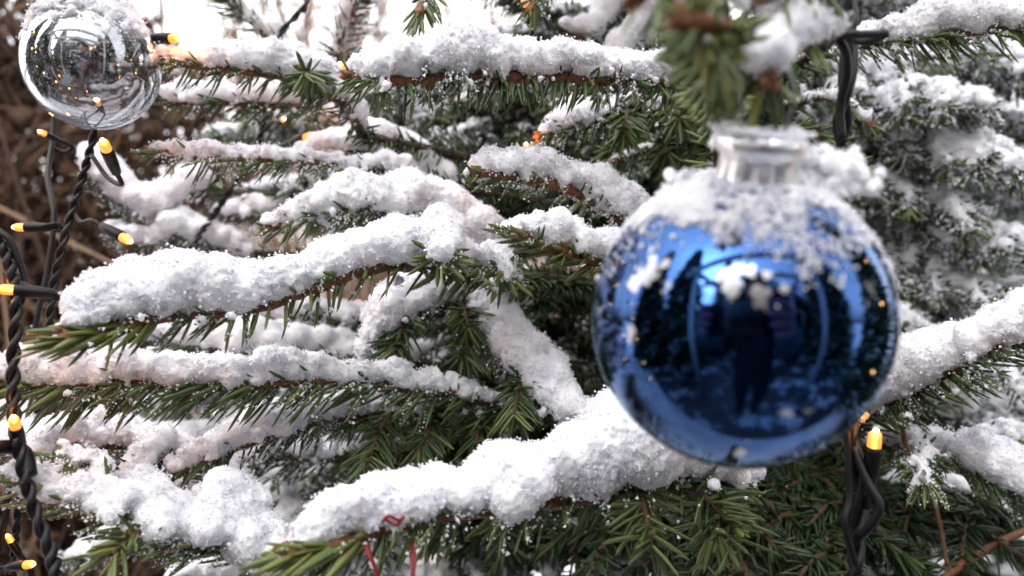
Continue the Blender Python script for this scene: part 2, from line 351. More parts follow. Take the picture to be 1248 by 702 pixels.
class Branch:
    """one bough: bark, needles, snow lumps collected, built as three meshes"""
    def __init__(s): s.bark = MB(); s.need = MB(); s.C = []; s.R = []; s.dust = []
    def shoot(s, pts, r0=.0016, r1=.0009, dens=2.2, nlen=.0125, nwid=.0011, fwd=55, snow=None, sw=1.0, orange=.9, tintb=.4,
              lift=.5, tipbrush=True, topcut=.25, fstart=0, droop=.0, lump=1.0, dust=.5, barktint=None):
        n = max(6, int(np.linalg.norm(np.diff(np.asarray(pts), axis=0), axis=1).sum() / .0022))
        n = min(n, 160)
        A = spline(pts, n); ln = np.linalg.norm(np.diff(A, axis=0), axis=1).sum()
        A = A + np.stack([vnoise(A * 60 + 3, 4), vnoise(A * 60 + 9, 5), vnoise(A * 60 + 17, 6)], 1) * .0011
        t = np.linspace(0, 1, n)
        rad = r0 + (r1 - r0) * t
        bt = np.clip((orange if barktint is None else barktint) * np.clip(t * 2.2 - .2, 0, 1), 0, 1)
        T, N, B = tube(s.bark, A, rad, 7, np.concatenate([np.repeat(bt, 7), [0, 1]]), True, .22, random.randint(0, 99))
        # bud cluster
        if tipbrush:
            for k in range(4):
                dd = nrm(T[-1] + rng.normal(size=3) * .35); tube(s.bark, A[-1] + dd * np.linspace(-.001, .0035, 5)[:, None], np.array([.0012, .0016, .0014, .0009, .0001]), 6, 1.0)
        # needles
        m = int(ln * 1000 * dens)
        if m:
            u = fstart + (1 - fstart) * rng.random(m); k = u * (n - 1); i = np.minimum(k.astype(int), n - 2); fr = (k - i)[:, None]
            pos = A[i] * (1 - fr) + A[i + 1] * fr; Td = T[i]
            side = nrm(np.cross(Td, UP) + 1e-9); upv = np.cross(side, Td)
            ph = rng.random(m) * 2 * np.pi
            # part them: fewer on the very top, more at the sides and below
            cphi = np.cos(ph); keep = rng.random(m) > (cphi > topcut) * .6
            ph, pos, Td, side, upv, u = ph[keep], pos[keep], Td[keep], side[keep], upv[keep], u[keep]; m = len(ph)
            rad_dir = upv * np.cos(ph)[:, None] + side * np.sin(ph)[:, None]
            fa = np.radians(fwd + rng.normal(size=m) * 9 - 22 * (u > .93) * tipbrush)
            D = Td * np.cos(fa)[:, None] + rad_dir * np.sin(fa)[:, None] - UP * droop + rng.normal(size=(m, 3)) * .06
            L = nlen * (.78 + .34 * rng.random(m)) * np.where(np.cos(ph) > .3, .7, 1); L *= 1 - .25 * (u > .96)
            W = nwid * 1.4 * (.8 + .4 * rng.random(m))
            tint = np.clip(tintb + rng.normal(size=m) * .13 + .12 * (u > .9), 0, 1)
            Uv = nrm(Td + rng.normal(size=(m, 3)) * .3)
            V, Q, a = needles_arrays(pos, D, Uv, L, W, tint, rng.normal(size=m) * .05 + .07)
            s.need.add(V, Q, None, a)
            # dusting of crystals caught on needle bases
            if dust > 0 and snow is not None:
                msk = (vnoise(pos * 140, 33) + .25 * rng.normal(size=m)) > (.62 - dust * .75)
                pp = pos[msk] + nrm(D[msk]) * (L[msk] * (.1 + .65 * rng.random(msk.sum())))[:, None]
                pp[:, 2] += .0006
                m3 = np.where((vnoise(pos * 110, 35) + .3 * rng.normal(size=m)) > (.30 - dust * .75))[0]; m3 = np.repeat(m3, int(10 + 20 * dust))
                f3 = rng.random(len(m3)) ** 1.3 * .95
                s.dust.append(pos[m3] + nrm(D[m3]) * (L[m3] * f3)[:, None] + UP * .0004 + rng.normal(size=(len(m3), 3)) * .00045)
                s.C.append(pp); s.R.append(.0006 + .0012 * rng.random(len(pp)) ** 2.2)
        if snow is not None:
            hs = np.interp(t, [a for a, _ in snow], [h for _, h in snow])       # metres, depth of the snow at each station
            step = np.linalg.norm(np.diff(A, axis=0), axis=1).mean()
            side = nrm(np.cross(T, UP) + 1e-9)
            for i in range(n):
                h = hs[i] * 1.06 * (1 + .28 * vnoise(np.array([A[i] * 45]), 21)[0] + .15 * vnoise(np.array([A[i] * 160]), 22)[0])
                if h < .0012: continue
                cnt = max(2, int(round(step / h * 9 * lump + .5)))
                for _ in range(cnt):
                    if random.random() < .72:
                        r = h * random.uniform(.36, .43)
                    else: r = h * random.uniform(.18, .30)
                    an = random.uniform(-math.pi, math.pi); q = math.sqrt(random.random())
                    vy = h * .50 + math.sin(an) * q * max(h * .5 - r, 0); hx = math.cos(an) * q * max(h * .5 * sw - r, 0)
                    vy -= abs(hx) * .30
                    s.C.append((A[i] + UP * max(vy, r * .85) + side[i] * hx + rng.normal(size=3) * step * .4)[None]); s.R.append(np.array([r]))
                if i % 2 == 0 and dust > 0:   # powder sifting down the flank
                    q4 = int(24 * dust); s.dust.append(A[i] + side[i] * rng.normal(size=(q4, 1)) * h * .35 * sw + UP * (rng.random((q4, 1)) * .5 - .22) * h + rng.normal(size=(q4, 3)) * step)
                if random.random() < .3:   # ragged little clumps along the lower edge
                    r = min(h * random.uniform(.06, .12), .0018)
                    s.C.append((A[i] + UP * random.uniform(-.25, .25) * h + side[i] * random.uniform(-.5, .5) * h * sw)[None]); s.R.append(np.array([r]))
        return A, T
    def build(s, parent, voxel=.0007, grains=60, gsize=.00032, label=None, seed=0, disp=1.0):
        o = s.bark.build('branch', m_bark, parent)
        if label: o['label'] = label
        if s.need.v: s.need.build('needles', m_needle, o, False)
        if s.C:
            C = np.concatenate(s.C); Rr = np.concatenate(s.R)
            C = C + np.stack([vnoise(C * 90, 7), vnoise(C * 90 + 5, 8), vnoise(C * 90 + 11, 9)], 1) * .0014
            snow_mesh('snow', C, Rr, voxel, o, grains, gsize, disp, seed=seed, dustc=np.concatenate(s.dust) if s.dust else None)
        return o

TRUNK = np.array([.125, .52])
tree = empty('spruce_tree', (TRUNK[0], TRUNK[1], 0), 'green spruce loaded with fresh snow and hung with baubles and light strings', 'tree')
tb = MB()
zz = np.linspace(-.02, 2.45, 60)
tube(tb, np.stack([TRUNK[0] + .006 * np.sin(zz * 3), TRUNK[1] + .006 * np.cos(zz * 2.3), zz], 1), np.interp(zz, [0, 2.45], [.034, .004]), 14, .0, True, .08)
tb.build('trunk', m_bark, tree)
def to_trunk(p, drop=.03):
    """points joining a branch base to the trunk"""
    z = p[2] - drop
    return np.array([TRUNK[0], TRUNK[1], z])
def pix(l): return [P(*a) for a in l]
def hpx(l, d): return [(t, h * d / F) for t, h in l]

NB = [0]
def near(pts, snow, join=True, tuft=None, voxel=.00050, grains=260, label=None, lat=None, drop=.03, **kw):
    """a bough that shows large; pts (px,py,depth) base to tip, snow [(t, px thick)]"""
    NB[0] += 1
    Bn = Branch(); W = pix(pts); d = np.mean([p[2] for p in pts])
    if join:
        J = to_trunk(W[0], drop); Bn.shoot([J, (J + W[0]) / 2 + [0, 0, .008], W[0]], r0=.0034, r1=kw.get('r0', .0018), dens=2.2, nlen=.0125, nwid=.0013, fwd=52, tintb=.2, dust=0, barktint=.0, tipbrush=False)
    sn = hpx(snow, d) if snow else None
    A, T = Bn.shoot(W, snow=sn, **kw)
    if tuft:      # the crowded long needles round the tip
        k3 = dict(kw); k3.update(dens=2.6, fwd=24, nlen=.0165, nwid=.0014, tintb=.68, dust=0, r0=.0015, r1=.0012, topcut=-.2)
        Bn.shoot(pix(tuft), snow=None, **k3)
    if lat:
        n = len(A)
        for (t, ang, L, el, hs) in lat:
            if el < -.19: hs = 0; L *= .85      # along, angle off the axis (+ camera side), length m, rise, snow m
            i = int(t * (n - 1)); side = nrm(np.cross(T[i], UP)); 
            if side[1] > 0: side = -side
            D = T[i] * math.cos(R(ang)) + side * math.sin(R(ang)) + UP * el; D = nrm(D)
            E = A[i] + D * L; M = A[i] + D * L * .5 + UP * .003
            k2 = dict(kw); k2.update(r0=.0011, r1=.0007, barktint=.2, tipbrush=False); k2['dens'] = k2.get('dens', 2.2) * 1.35
            Bn.shoot([A[i], M, E], snow=[(0, hs * .7), (.5, hs), (1, hs * .5)] if hs else None, **k2)
    return Bn.build(tree, voxel, grains, .00020, label, NB[0] * 13, .9)

STUFF = Branch()
def fan(pts, hs, label=None, voxel=.0009, grains=70, dens=2.1, nlat=5, latlen=.55, tintb=.35, dust=.35, nlen=.0130, nwid=.00145, wideness=55, sw=1.5, fwd=50, lump=.6, plane=0.0, dtree=tree, join=True, gs=.0003, droop=0., seed=None, stuff=False):
    """a mid-distance bough with side shoots in a flat spray"""
    NB[0] += 1
    Bn = STUFF if stuff else Branch(); W = [np.asarray(p, float) for p in pts]
    ln = sum(np.linalg.norm(W[i + 1] - W[i]) for i in range(len(W) - 1))
    if join:
        J = to_trunk(W[0], .02)
        if np.linalg.norm(J - W[0]) > .02: Bn.shoot([J, (J + W[0]) / 2 + [0, 0, .008], W[0]], r0=.0034, r1=.0022, dens=1.6, nlen=.0125, nwid=.0013, fwd=52, tintb=.15, dust=0, barktint=.0, tipbrush=False)
    A, T = Bn.shoot(W, r0=.0024, r1=.001, dens=dens, nlen=nlen, nwid=nwid, fwd=fwd, snow=[(0, hs * .7), (.5, hs), (.92, hs * .9), (1, hs * .4)] if hs else None, sw=sw, tintb=tintb, dust=dust, lump=lump, barktint=.22, tipbrush=False, droop=droop)
    n = len(A)
    for k in range(nlat):
        for sd in (-1, 1):
            t = .12 + .80 * (k + .5 * (sd > 0) + random.uniform(-.15, .15)) / nlat
            if t > .95 or t < 0: continue
            i = int(t * (n - 1)); side = nrm(np.cross(T[i], UP)) * sd
            ang = R(wideness + random.uniform(-10, 10))
            D = nrm(T[i] * math.cos(ang) + side * math.sin(ang) + UP * (random.uniform(-.18, .06) + plane * sd))
            L = ln * latlen * (1 - t * .75) * random.uniform(.75, 1.15)
            h2 = hs * random.uniform(.45, 1.0) if hs else None
            E = A[i] + D * L + np.array([0, 0, -.06 * L]); M = A[i] + D * L * .5 + UP * .004
            M2, T2 = Bn.shoot([A[i], M, E], r0=.0013, r1=.0008, dens=dens, nlen=nlen, nwid=nwid, fwd=fwd, snow=[(0, h2 * .5), (.5, h2), (1, h2 * .5)] if h2 else None, sw=sw, tintb=tintb, dust=dust, lump=lump, barktint=.22, tipbrush=False, droop=droop)
    if stuff: return None
    return Bn.build(dtree, voxel, grains, gs, label, NB[0] * 13)

# ---- the branches one can name in the photograph
near([(606, 335, .29), (520, 322, .265), (440, 328, .25), (330, 368, .235), (230, 383, .222), (130, 398, .208), (78, 400, .20)],
     [(0, 22), (.15, 52), (.35, 70), (.6, 58), (.8, 62), (.92, 62), (.97, 44), (1, 14)], dens=1.3, nlen=.0135, nwid=.0014, fwd=62, sw=1.25, r0=.0026, r1=.0019, orange=1.0, tintb=.55, dust=.25,
     lat=[(.05, 60, .03, -.1, .010), (.2, 50, .03, 0, .014)], tuft=[(190, 393, .217), (130, 402, .207), (84, 408, .199)], label='long branch sticking out left under a thick smooth roll of snow')
near([(905, 590, .245), (820, 585, .235), (700, 608, .222), (600, 622, .210), (520, 630, .203), (430, 655, .195), (350, 668, .188)],
     [(0, 60), (.12, 100), (.3, 118), (.5, 78), (.7, 72), (.88, 78), (.95, 50), (1, 0)], dens=1.6, nlen=.0140, nwid=.0014, fwd=62, sw=1.3, r0=.0028, r1=.002, orange=1.0, tintb=.5, dust=.6,
     lat=[(.06, 40, .03, -.5, .004), (.12, 80, .03, -.75, .003), (.3, 70, .026, -.6, .003), (.2, 110, .028, -.5, .003)], tuft=[(460, 650, .195), (410, 664, .189), (358, 674, .184)], label='lowest front branch under the biggest bank of snow')
near([(850, 105, .275), (760, 98, .265), (680, 95, .258), (600, 98, .25), (500, 97, .243), (428, 96, .238)],
     [(0, 20), (.1, 34), (.5, 50), (.85, 52), (.96, 30), (1, 0)], dens=3.0, nlen=.0125, nwid=.0012, fwd=78, sw=1.2, r0=.0023, r1=.0018, orange=1.0, tintb=.42, dust=.3, droop=.25, label='straight upper branch with needles hanging like a comb')
near([(625, 495, .30), (540, 478, .285), (440, 468, .272), (340, 468, .26), (220, 468, .25), (100, 464, .24), (-20, 462, .232)],
     [(0, 14), (.2, 24), (.5, 38), (.8, 40), (1, 36)], dens=2.2, nlen=.0175, nwid=.0014, fwd=48, sw=1.2, r0=.0022, r1=.0016, orange=1, tintb=.45, dust=.5, droop=.3, label='long level branch with slanting needles under a band of snow')
near([(440, 165, .33), (415, 122, .315), (360, 100, .305), (290, 86, .295), (200, 72, .288)],
     [(0, 24), (.3, 42), (.6, 40), (1, 20)], dens=2.0, nlen=.0115, fwd=66, sw=1.2, r0=.002, r1=.0014, orange=.9, tintb=.34, dust=.25, droop=.2, lat=[(.35, 60, .035, -.2, .008)], label='arched upper branch beside the clear bauble')
near([(440, 172, .36), (380, 132, .35), (300, 128, .34), (205, 125, .335)], [(0, 20), (.5, 36), (1, 24)], dens=2.0, nlen=.012, fwd=60, sw=1.3, tintb=.3, dust=.3, voxel=.0008, grains=130, droop=.2)
near([(500, 215, .33), (430, 205, .315), (340, 196, .305), (260, 190, .298), (185, 183, .292)],
     [(0, 26), (.4, 14), (.8, 18), (1, 8)], dens=1.9, nlen=.0125, fwd=58, sw=1.2, orange=.9, tintb=.42, dust=.5, droop=.3, label='thin branch with a light dusting of snow and long needles')
near([(820, 300, .31), (760, 268, .29), (690, 232, .275), (630, 215, .262), (582, 210, .253)],
     [(0, 26), (.3, 44), (.7, 44), (.93, 34), (1, 10)], dens=1.6, nlen=.0115, fwd=50, sw=1.35, tintb=.55, dust=.55, r0=.0022, r1=.0018, label='slanting branch with crusty snow between the baubles')
near([(830, 345, .30), (740, 322, .272), (690, 305, .258), (650, 292, .248), (625, 285, .243)],
     [(0, 26), (.3, 50), (.7, 50), (.9, 34), (1, 10)], dens=2.0, nlen=.013, nwid=.0014, fwd=42, sw=1.3, tintb=.72, dust=.2, r0=.0024, r1=.002, label='short branch with a brown stem and bright green tip')
near([(620, 350, .33), (560, 290, .315), (500, 262, .305), (440, 255, .298), (390, 262, .292), (325, 278, .288)],
     [(0, 40), (.2, 62), (.4, 60), (.7, 40), (1, 10)], dens=2.2, nlen=.0115, fwd=52, sw=1.5, tintb=.42, dust=.35)
near([(560, 250, .37), (500, 215, .36), (450, 190, .35), (400, 185, .345), (350, 200, .34)], [(0, 30), (.4, 52), (1, 20)], dens=1.8, nlen=.012, fwd=55, sw=1.5, tintb=.33, dust=.7, voxel=.0008, grains=130)
near([(640, 365, .34), (575, 370, .32), (530, 375, .31), (480, 390, .302), (440, 440, .296)], [(0, 30), (.4, 56), (.8, 46), (1, 16)], dens=2.4, nlen=.0135, fwd=50, sw=1.5, tintb=.38, dust=.75,
     lat=[(.4, 60, .03, -.3, .008), (.7, 50, .03, -.5, .006)])
near([(560, 330, .32), (600, 400, .305), (640, 450, .295), (690, 500, .285), (715, 530, .28)], [(0, 10), (.2, 44), (.6, 50), (1, 40)], dens=2.2, nlen=.0135, fwd=52, sw=1.5, tintb=.38, dust=.8,
     lat=[(.3, 60, .03, -.3, .006), (.3, -60, .03, -.3, .006), (.6, 60, .03, -.3, .006)])
near([(640, 500, .33), (560, 500, .31), (470, 505, .295), (380, 515, .285), (290, 545, .275), (215, 572, .268)], [(0, 0), (.45, 8), (.6, 34), (.8, 40), (1, 14)], dens=2.4, nlen=.0135, fwd=54, sw=1.3, tintb=.38, dust=.4, droop=.3,
     lat=[(.2, 60, .045, -.4, 0), (.3, 50, .05, -.45, 0), (.45, 60, .045, -.35, .004), (.15, -50, .045, -.3, 0)])
near([(340, 690, .235), (280, 672, .23), (210, 655, .224), (140, 628, .218), (60, 600, .212), (20, 585, .208)],
     [(0, 60), (.3, 62), (.6, 52), (.8, 32), (1, 16)], dens=1.6, nlen=.0145, nwid=.0013, fwd=42, sw=1.7, tintb=.6, dust=.9, join=False, r0=.0024, lat=[(.35, -50, .03, .25, .012), (.6, -40, .03, .3, .006), (.5, 60, .025, -.2, .01), (.15, -60, .03, .2, .014)], label='spreading branch at the lower left with crusty snow')
near([(300, 592, .30), (220, 560, .29), (120, 545, .28), (20, 552, .27), (-40, 560, .265)], [(0, 30), (.5, 40), (1, 44)], dens=1.8, nlen=.014, fwd=48, sw=1.8, tintb=.45, dust=.6, join=False, voxel=.0007,
     lat=[(.3, 60, .03, -.1, .012), (.6, 60, .03, 0, .012), (.8, -60, .04, .1, .012)])
near([(400, 560, .34), (330, 560, .33), (260, 585, .32), (200, 600, .315)], [(0, 30), (.5, 44), (1, 30)], dens=2, nlen=.0135, sw=1.5, tintb=.35, dust=.6, voxel=.0008, grains=130)
near([(500, 445, .36), (400, 432, .35), (300, 428, .34), (160, 420, .335), (80, 425, .33)], [(0, 40), (.5, 40), (1, 30)], dens=2, nlen=.0135, sw=1.6, tintb=.35, dust=.6, voxel=.0008, grains=130)
near([(460, 395, .38), (400, 388, .37), (330, 385, .36), (250, 392, .36)], [(0, 24), (.5, 24), (1, 14)], dens=2, nlen=.0125, sw=1.4, tintb=.35, dust=.6, voxel=.0008, grains=130)
near([(240, 230, .40), (200, 255, .39), (170, 262, .385), (140, 235, .38), (110, 215, .375)], [(0, 40), (.5, 44), (1, 30)], dens=2, nlen=.0125, sw=1.6, tintb=.3, dust=.6, voxel=.0008, grains=130)
near([(300, 310, .40), (230, 290, .39), (180, 300, .385), (140, 290, .38)], [(0, 24), (.5, 34), (1, 24)], dens=2, nlen=.0125, sw=1.6, tintb=.3, dust=.7, voxel=.0008, grains=130)
near([(360, 265, .42), (320, 262, .41), (262, 262, .405)], [(0, 14), (.5, 24), (1, 14)], dens=1.6, nlen=.0115, sw=1.4, tintb=.3, dust=.3, voxel=.0008, grains=130)
# right-hand side
near([(985, 62, .30), (1080, 52, .285), (1160, 42, .275), (1240, 34, .268), (1300, 30, .262)], [(0, 8), (.3, 22), (.5, 44), (1, 46)], dens=2.1, nlen=.0135, fwd=55, sw=1.3, tintb=.42, dust=.45, orange=.9, r0=.0024, droop=.3, label='upper right branch under snow with a fringe of hanging needles')
near([(1040, 520, .31), (1085, 492, .295), (1140, 462, .28), (1200, 430, .268), (1262, 402, .26), (1320, 385, .25)], [(0, 40), (.3, 62), (.6, 60), (1, 60)], dens=2.2, nlen=.0165, nwid=.0013, fwd=48, sw=1.3, tintb=.38, dust=.55, droop=.35, r0=.0024, label='rising branch right of the blue bauble with a ridge of snow')
near([(1060, 545, .33), (1120, 545, .31), (1180, 560, .295), (1250, 600, .285), (1300, 640, .28)], [(0, 20), (.3, 28), (.6, 50), (1, 50)], dens=2.2, nlen=.014, fwd=48, sw=1.5, tintb=.42, dust=.6, droop=.25, lat=[(.3, 60, .04, -.1, .006), (.3, -50, .05, .1, .006)])
near([(1075, 600, .36), (1110, 590, .35), (1180, 600, .34)], [(0, 20), (.5, 24), (1, 16)], dens=2, nlen=.013, tintb=.3, dust=.5, voxel=.0008, grains=130)
near([(930, 210, .33), (960, 160, .31), (1000, 165, .30), (1050, 205, .29)], None, dens=2.6, nlen=.0125, fwd=42, tintb=.5, dust=0)
near([(960, 130, .36), (1010, 120, .34), (1060, 150, .33)], [(0, 10), (1, 8)], dens=2.6, nlen=.0125, fwd=42, tintb=.4, dust=.2)
near([(990, 225, .32), (1030, 205, .305), (1052, 215, .30)], None, dens=2.8, nlen=.0125, fwd=40, tintb=.62, dust=0)
# top edge sprays
near([(560, -90, .32), (530, -40, .29), (515, 0, .275), (508, 14, .27)], [(0, 40), (.5, 24), (1, 0)], dens=2.6, nlen=.0135, fwd=45, tintb=.45, dust=.1, join=False, droop=.35)
near([(690, -80, .33), (670, -40, .31), (655, -6, .295), (648, 10, .29)], [(0, 40), (.5, 24), (1, 0)], dens=2.6, nlen=.0135, fwd=48, tintb=.45, dust=.1, join=False, droop=.35)
near([(350, 60, .40), (310, 30, .39), (280, 0, .38), (262, -20, .375)], [(0, 30), (.6, 20), (1, 10)], dens=2.2, nlen=.0135, fwd=45, tintb=.42, dust=.2, join=False, voxel=.0008, grains=130)
near([(430, 100, .40), (415, 60, .39), (430, 20, .38), (450, -30, .37)], [(0, 26), (.5, 20), (1, 24)], dens=2.4, nlen=.0135, fwd=50, tintb=.3, dust=.9, join=False, voxel=.0008, grains=130)
near([(760, -30, .42), (740, 20, .40), (720, 45, .39), (690, 38, .385)], [(0, 50), (.5, 40), (1, 16)], dens=2.2, nlen=.0135, fwd=50, tintb=.25, dust=.5, voxel=.0008, grains=130)
near([(850, 20, .42), (800, 30, .40), (770, 60, .39), (740, 90, .385)], [(0, 50), (.5, 50), (1, 26)], dens=2.2, nlen=.0135, fwd=50, tintb=.3, dust=.6, voxel=.0008, grains=130)
# snow-laden spray below the upper branch
near([(860, 135, .33), (780, 135, .315), (720, 148, .305), (660, 165, .30)], [(0, 10), (.5, 20), (.85, 34), (1, 8)], dens=2.8, nlen=.0125, fwd=52, sw=1.2, tintb=.4, dust=.3, droop=.25, lat=[(.2, 60, .035, -.3, 0), (.5, 50, .03, -.4, .004)])
near([(870, 150, .36), (800, 175, .345), (750, 195, .335)], [(0, 0), (1, 6)], dens=2.8, nlen=.0125, fwd=50, tintb=.4, dust=.3, lat=[(.2, 60, .035, -.3, 0), (.5, 50, .03, -.2, 0), (.5, -50, .03, .1, 0)])
# the very close shoot at the top that points at the lens
near([(880, 230, .22), (878, 160, .205), (874, 115, .18), (872, 80, .15), (868, 58, .128), (862, 48, .120)], [(0, 0), (1, 0)], dens=3.4, nlen=.0105, nwid=.00115, fwd=66, tintb=.62, dust=0, orange=1, r0=.0026, r1=.0022, voxel=.0005, label='blurred brown-budded shoot pointing straight at the viewer above the bauble')
near([(915, 46, .121), (875, 36, .118), (835, 30, .115)], [(0, 4), (.5, 12), (1, 3)], dens=3.0, nlen=.0090, nwid=.001, fwd=58, tintb=.6, dust=0, orange=1, r0=.0018, r1=.0015, join=False, voxel=.0005)
near([(1010, 40, .16), (960, 55, .15), (930, 85, .145), (940, 95, .14)], [(0, 24), (.5, 56), (1, 60)], dens=.5, nlen=.012, tintb=.5, dust=0, join=False, sw=1.0, voxel=.0006)
near([(1010, -20, .16), (930, -6, .145), (850, -12, .135), (780, -8, .13)], [(0, 16), (.5, 26), (1, 20)], dens=1.0, nlen=.012, tintb=.6, dust=0, join=False)

# ---- sprays behind, filling the body of the tree (d 0.33 - 0.5)
fills = []
def fill(px, py, d, h, **kw):
    tip = P(px, py, d)
    bx = TRUNK[0] + (tip[0] - TRUNK[0]) * .25; by = TRUNK[1] + (tip[1] - TRUNK[1]) * .25
    base = np.array([bx, by, tip[2] + random.uniform(-.015, .03)])
    mid = (base + tip) / 2 + UP * random.uniform(.006, .018)
    kw.setdefault('nlat', 5)
    fan([base, mid, tip], h, **kw)
H = .001
for (px, py, d, h) in [(1120, 110, .40, 13), (1210, 130, .36, 14), (1270, 90, .42, 14), (1180, 190, .41, 13), (1250, 210, .37, 13), (1110, 240, .39, 12), (1200, 265, .385, 11), (1262, 310, .40, 13), (1150, 330, .41, 13), (1230, 370, .40, 12), (1120, 400, .38, 9),
                       (1290, 470, .37, 11), (1090, 160, .45, 12), (1190, 20, .45, 12), (1080, 20, .47, 11)]:
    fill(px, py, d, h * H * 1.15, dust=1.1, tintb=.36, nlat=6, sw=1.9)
for (px, py, d, h) in [(470, 150, .44, 9), (530, 190, .42, 8), (610, 150, .43, 5), (700, 190, .42, 4), (560, 250, .43, 5), (660, 260, .40, 3), (520, 330, .42, 8), (640, 380, .38, 3), (720, 400, .37, 3), (480, 440, .40, 8), (560, 450, .38, 3), (660, 470, .38, 3),
                       (400, 520, .40, 8), (520, 540, .37, 2), (450, 590, .37, 2), (620, 560, .37, 0), (380, 600, .36, 3), (720, 520, .36, 2), (830, 120, .42, 3), (760, 110, .44, 4), (940, 110, .41, 4), (350, 640, .38, 6)]:
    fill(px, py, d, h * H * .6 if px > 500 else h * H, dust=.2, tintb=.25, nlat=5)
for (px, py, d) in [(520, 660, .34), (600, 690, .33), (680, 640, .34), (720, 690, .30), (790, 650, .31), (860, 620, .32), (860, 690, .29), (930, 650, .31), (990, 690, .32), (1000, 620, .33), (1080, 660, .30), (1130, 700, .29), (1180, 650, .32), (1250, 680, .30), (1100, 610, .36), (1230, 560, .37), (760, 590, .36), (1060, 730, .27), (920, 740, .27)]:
    fill(px, py, d, None, dust=0, tintb=.0 if py < 690 else .08, nlat=5, stuff=d > .315)  # needle colour darkened to stand in for shade low in the tree
for (px, py, d, h) in [(1130, 60, .52, 18), (1230, 80, .5, 18), (1290, 150, .52, 18), (1140, 180, .52, 18), (1240, 160, .5, 18), (1300, 260, .52, 18), (1130, 290, .50, 16), (1230, 320, .5, 18), (1180, 380, .5, 16), (1290, 400, .5, 18), (1280, 520, .5, 14)]:
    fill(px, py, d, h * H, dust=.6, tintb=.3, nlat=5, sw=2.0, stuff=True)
# outside the frame: the rest of the tree the glass balls mirror
for (px, py, d) in [(420, -520, .26), (700, -420, .24), (950, -560, .22), (1150, -420, .25), (830, -900, .22), (560, -900, .25), (1250, -800, .26), (500, -180, .40), (800, -200, .36), (1100, -180, .38), (650, -330, .42), (1000, -360, .42), (1400, 100, .40), (1450, 400, .38), (300, 850, .30), (600, 860, .28), (900, 860, .28), (1200, 850, .28), (1450, 700, .34), (750, 1050, .26), (300, 1100, .26), (1200, 1060, .28)]:
    fill(px, py, d, .010, dust=0, tintb=.35, nlat=4, dens=1.0, stuff=True)

for (px, py, d, h) in [(60, 470, .42, 16), (170, 500, .42, 16), (280, 520, .42, 14), (60, 560, .40, 18), (160, 610, .40, 18), (260, 640, .38, 16), (80, 680, .38, 18), (330, 440, .45, 12), (200, 720, .36, 16), (320, 700, .36, 14)]:
    fill(px, py, d, h * H, dust=.5, tintb=.3, nlat=4, latlen=.4, sw=1.8, stuff=True)
so_ = STUFF.build(tree, .0011, 26, .0004, 'outer and deep snowy boughs behind the ones in front', 5); so_['kind'] = 'stuff'
for (px, py, d, h) in [(330, 130, .46, 10), (410, 190, .45, 10), (480, 100, .47, 10), (560, 70, .48, 10), (650, 45, .48, 10), (740, 10, .47, 10), (300, 235, .44, 12), (390, 310, .43, 12), (250, 165, .46, 9)]:
    fill(px, py, d, h * H, dust=.5, tintb=.3, nlat=5, sw=1.7)
# a bare reddish stem and a dry brown twig low on the right
Bn = Branch(); tube(Bn.bark, spline(pix([(1265, 640, .33), (1210, 665, .31), (1150, 705, .29), (1120, 740, .28)]), 30), .0016, 7, 1.0, True, .2)
Bn.build(tree, label='bare reddish stem in the dark lower right')
Bn = Branch(); tube(Bn.bark, spline(pix([(1095, 500, .30), (1112, 575, .29), (1140, 620, .285), (1155, 690, .28)]), 30), np.linspace(.0010, .0008, 30), 7, .5, True, .2)
Bn.build(tree, label='thin bare brown twig hanging right of the cable')

# ------------------------------------------------------------------ baubles
def align(z, at):
    z = Vector(z).normalized(); q = z.to_track_quat('Z', 'Y'); return Matrix.Translation(Vector([float(a) for a in at])) @ q.to_matrix().to_4x4()
def snow_on_ball(c, rad, axis, parent, n, cover, pile, seed, voxel, capr):
    """crystals stuck over the upper side of a ball"""
    a = nrm(rng.normal(size=(n, 3))); upd = a @ UP
    v = vnoise(a * 2.6 + seed, seed) * .55 + vnoise(a * 7 + seed, seed + 3) * .5 + vnoise(a * 19, seed + 5) * .35
    e = upd + v * .36 - cover
    keep = (e > 0) | ((e > -.22) & (rng.random(len(a)) < .10))
    a = a[keep]; upd = upd[keep]; e = e[keep]
    r = .00020 + .0005 * rng.random(len(a)) ** 2.5 + np.clip(e - .12, 0, .6) * pile * (.3 + rng.random(len(a)))
    C = c + a * (rad + r * .35)[:, None]
    # keep clear of the neck
    ax = np.asarray(axis); al = (C - c) @ ax; dist = np.linalg.norm((C - c) - al[:, None] * ax, axis=1)
    k = ~((dist < capr + .0006) & (al > 0) & (C[:, 1] < c[1] + .0))
    return C[k], r[k]
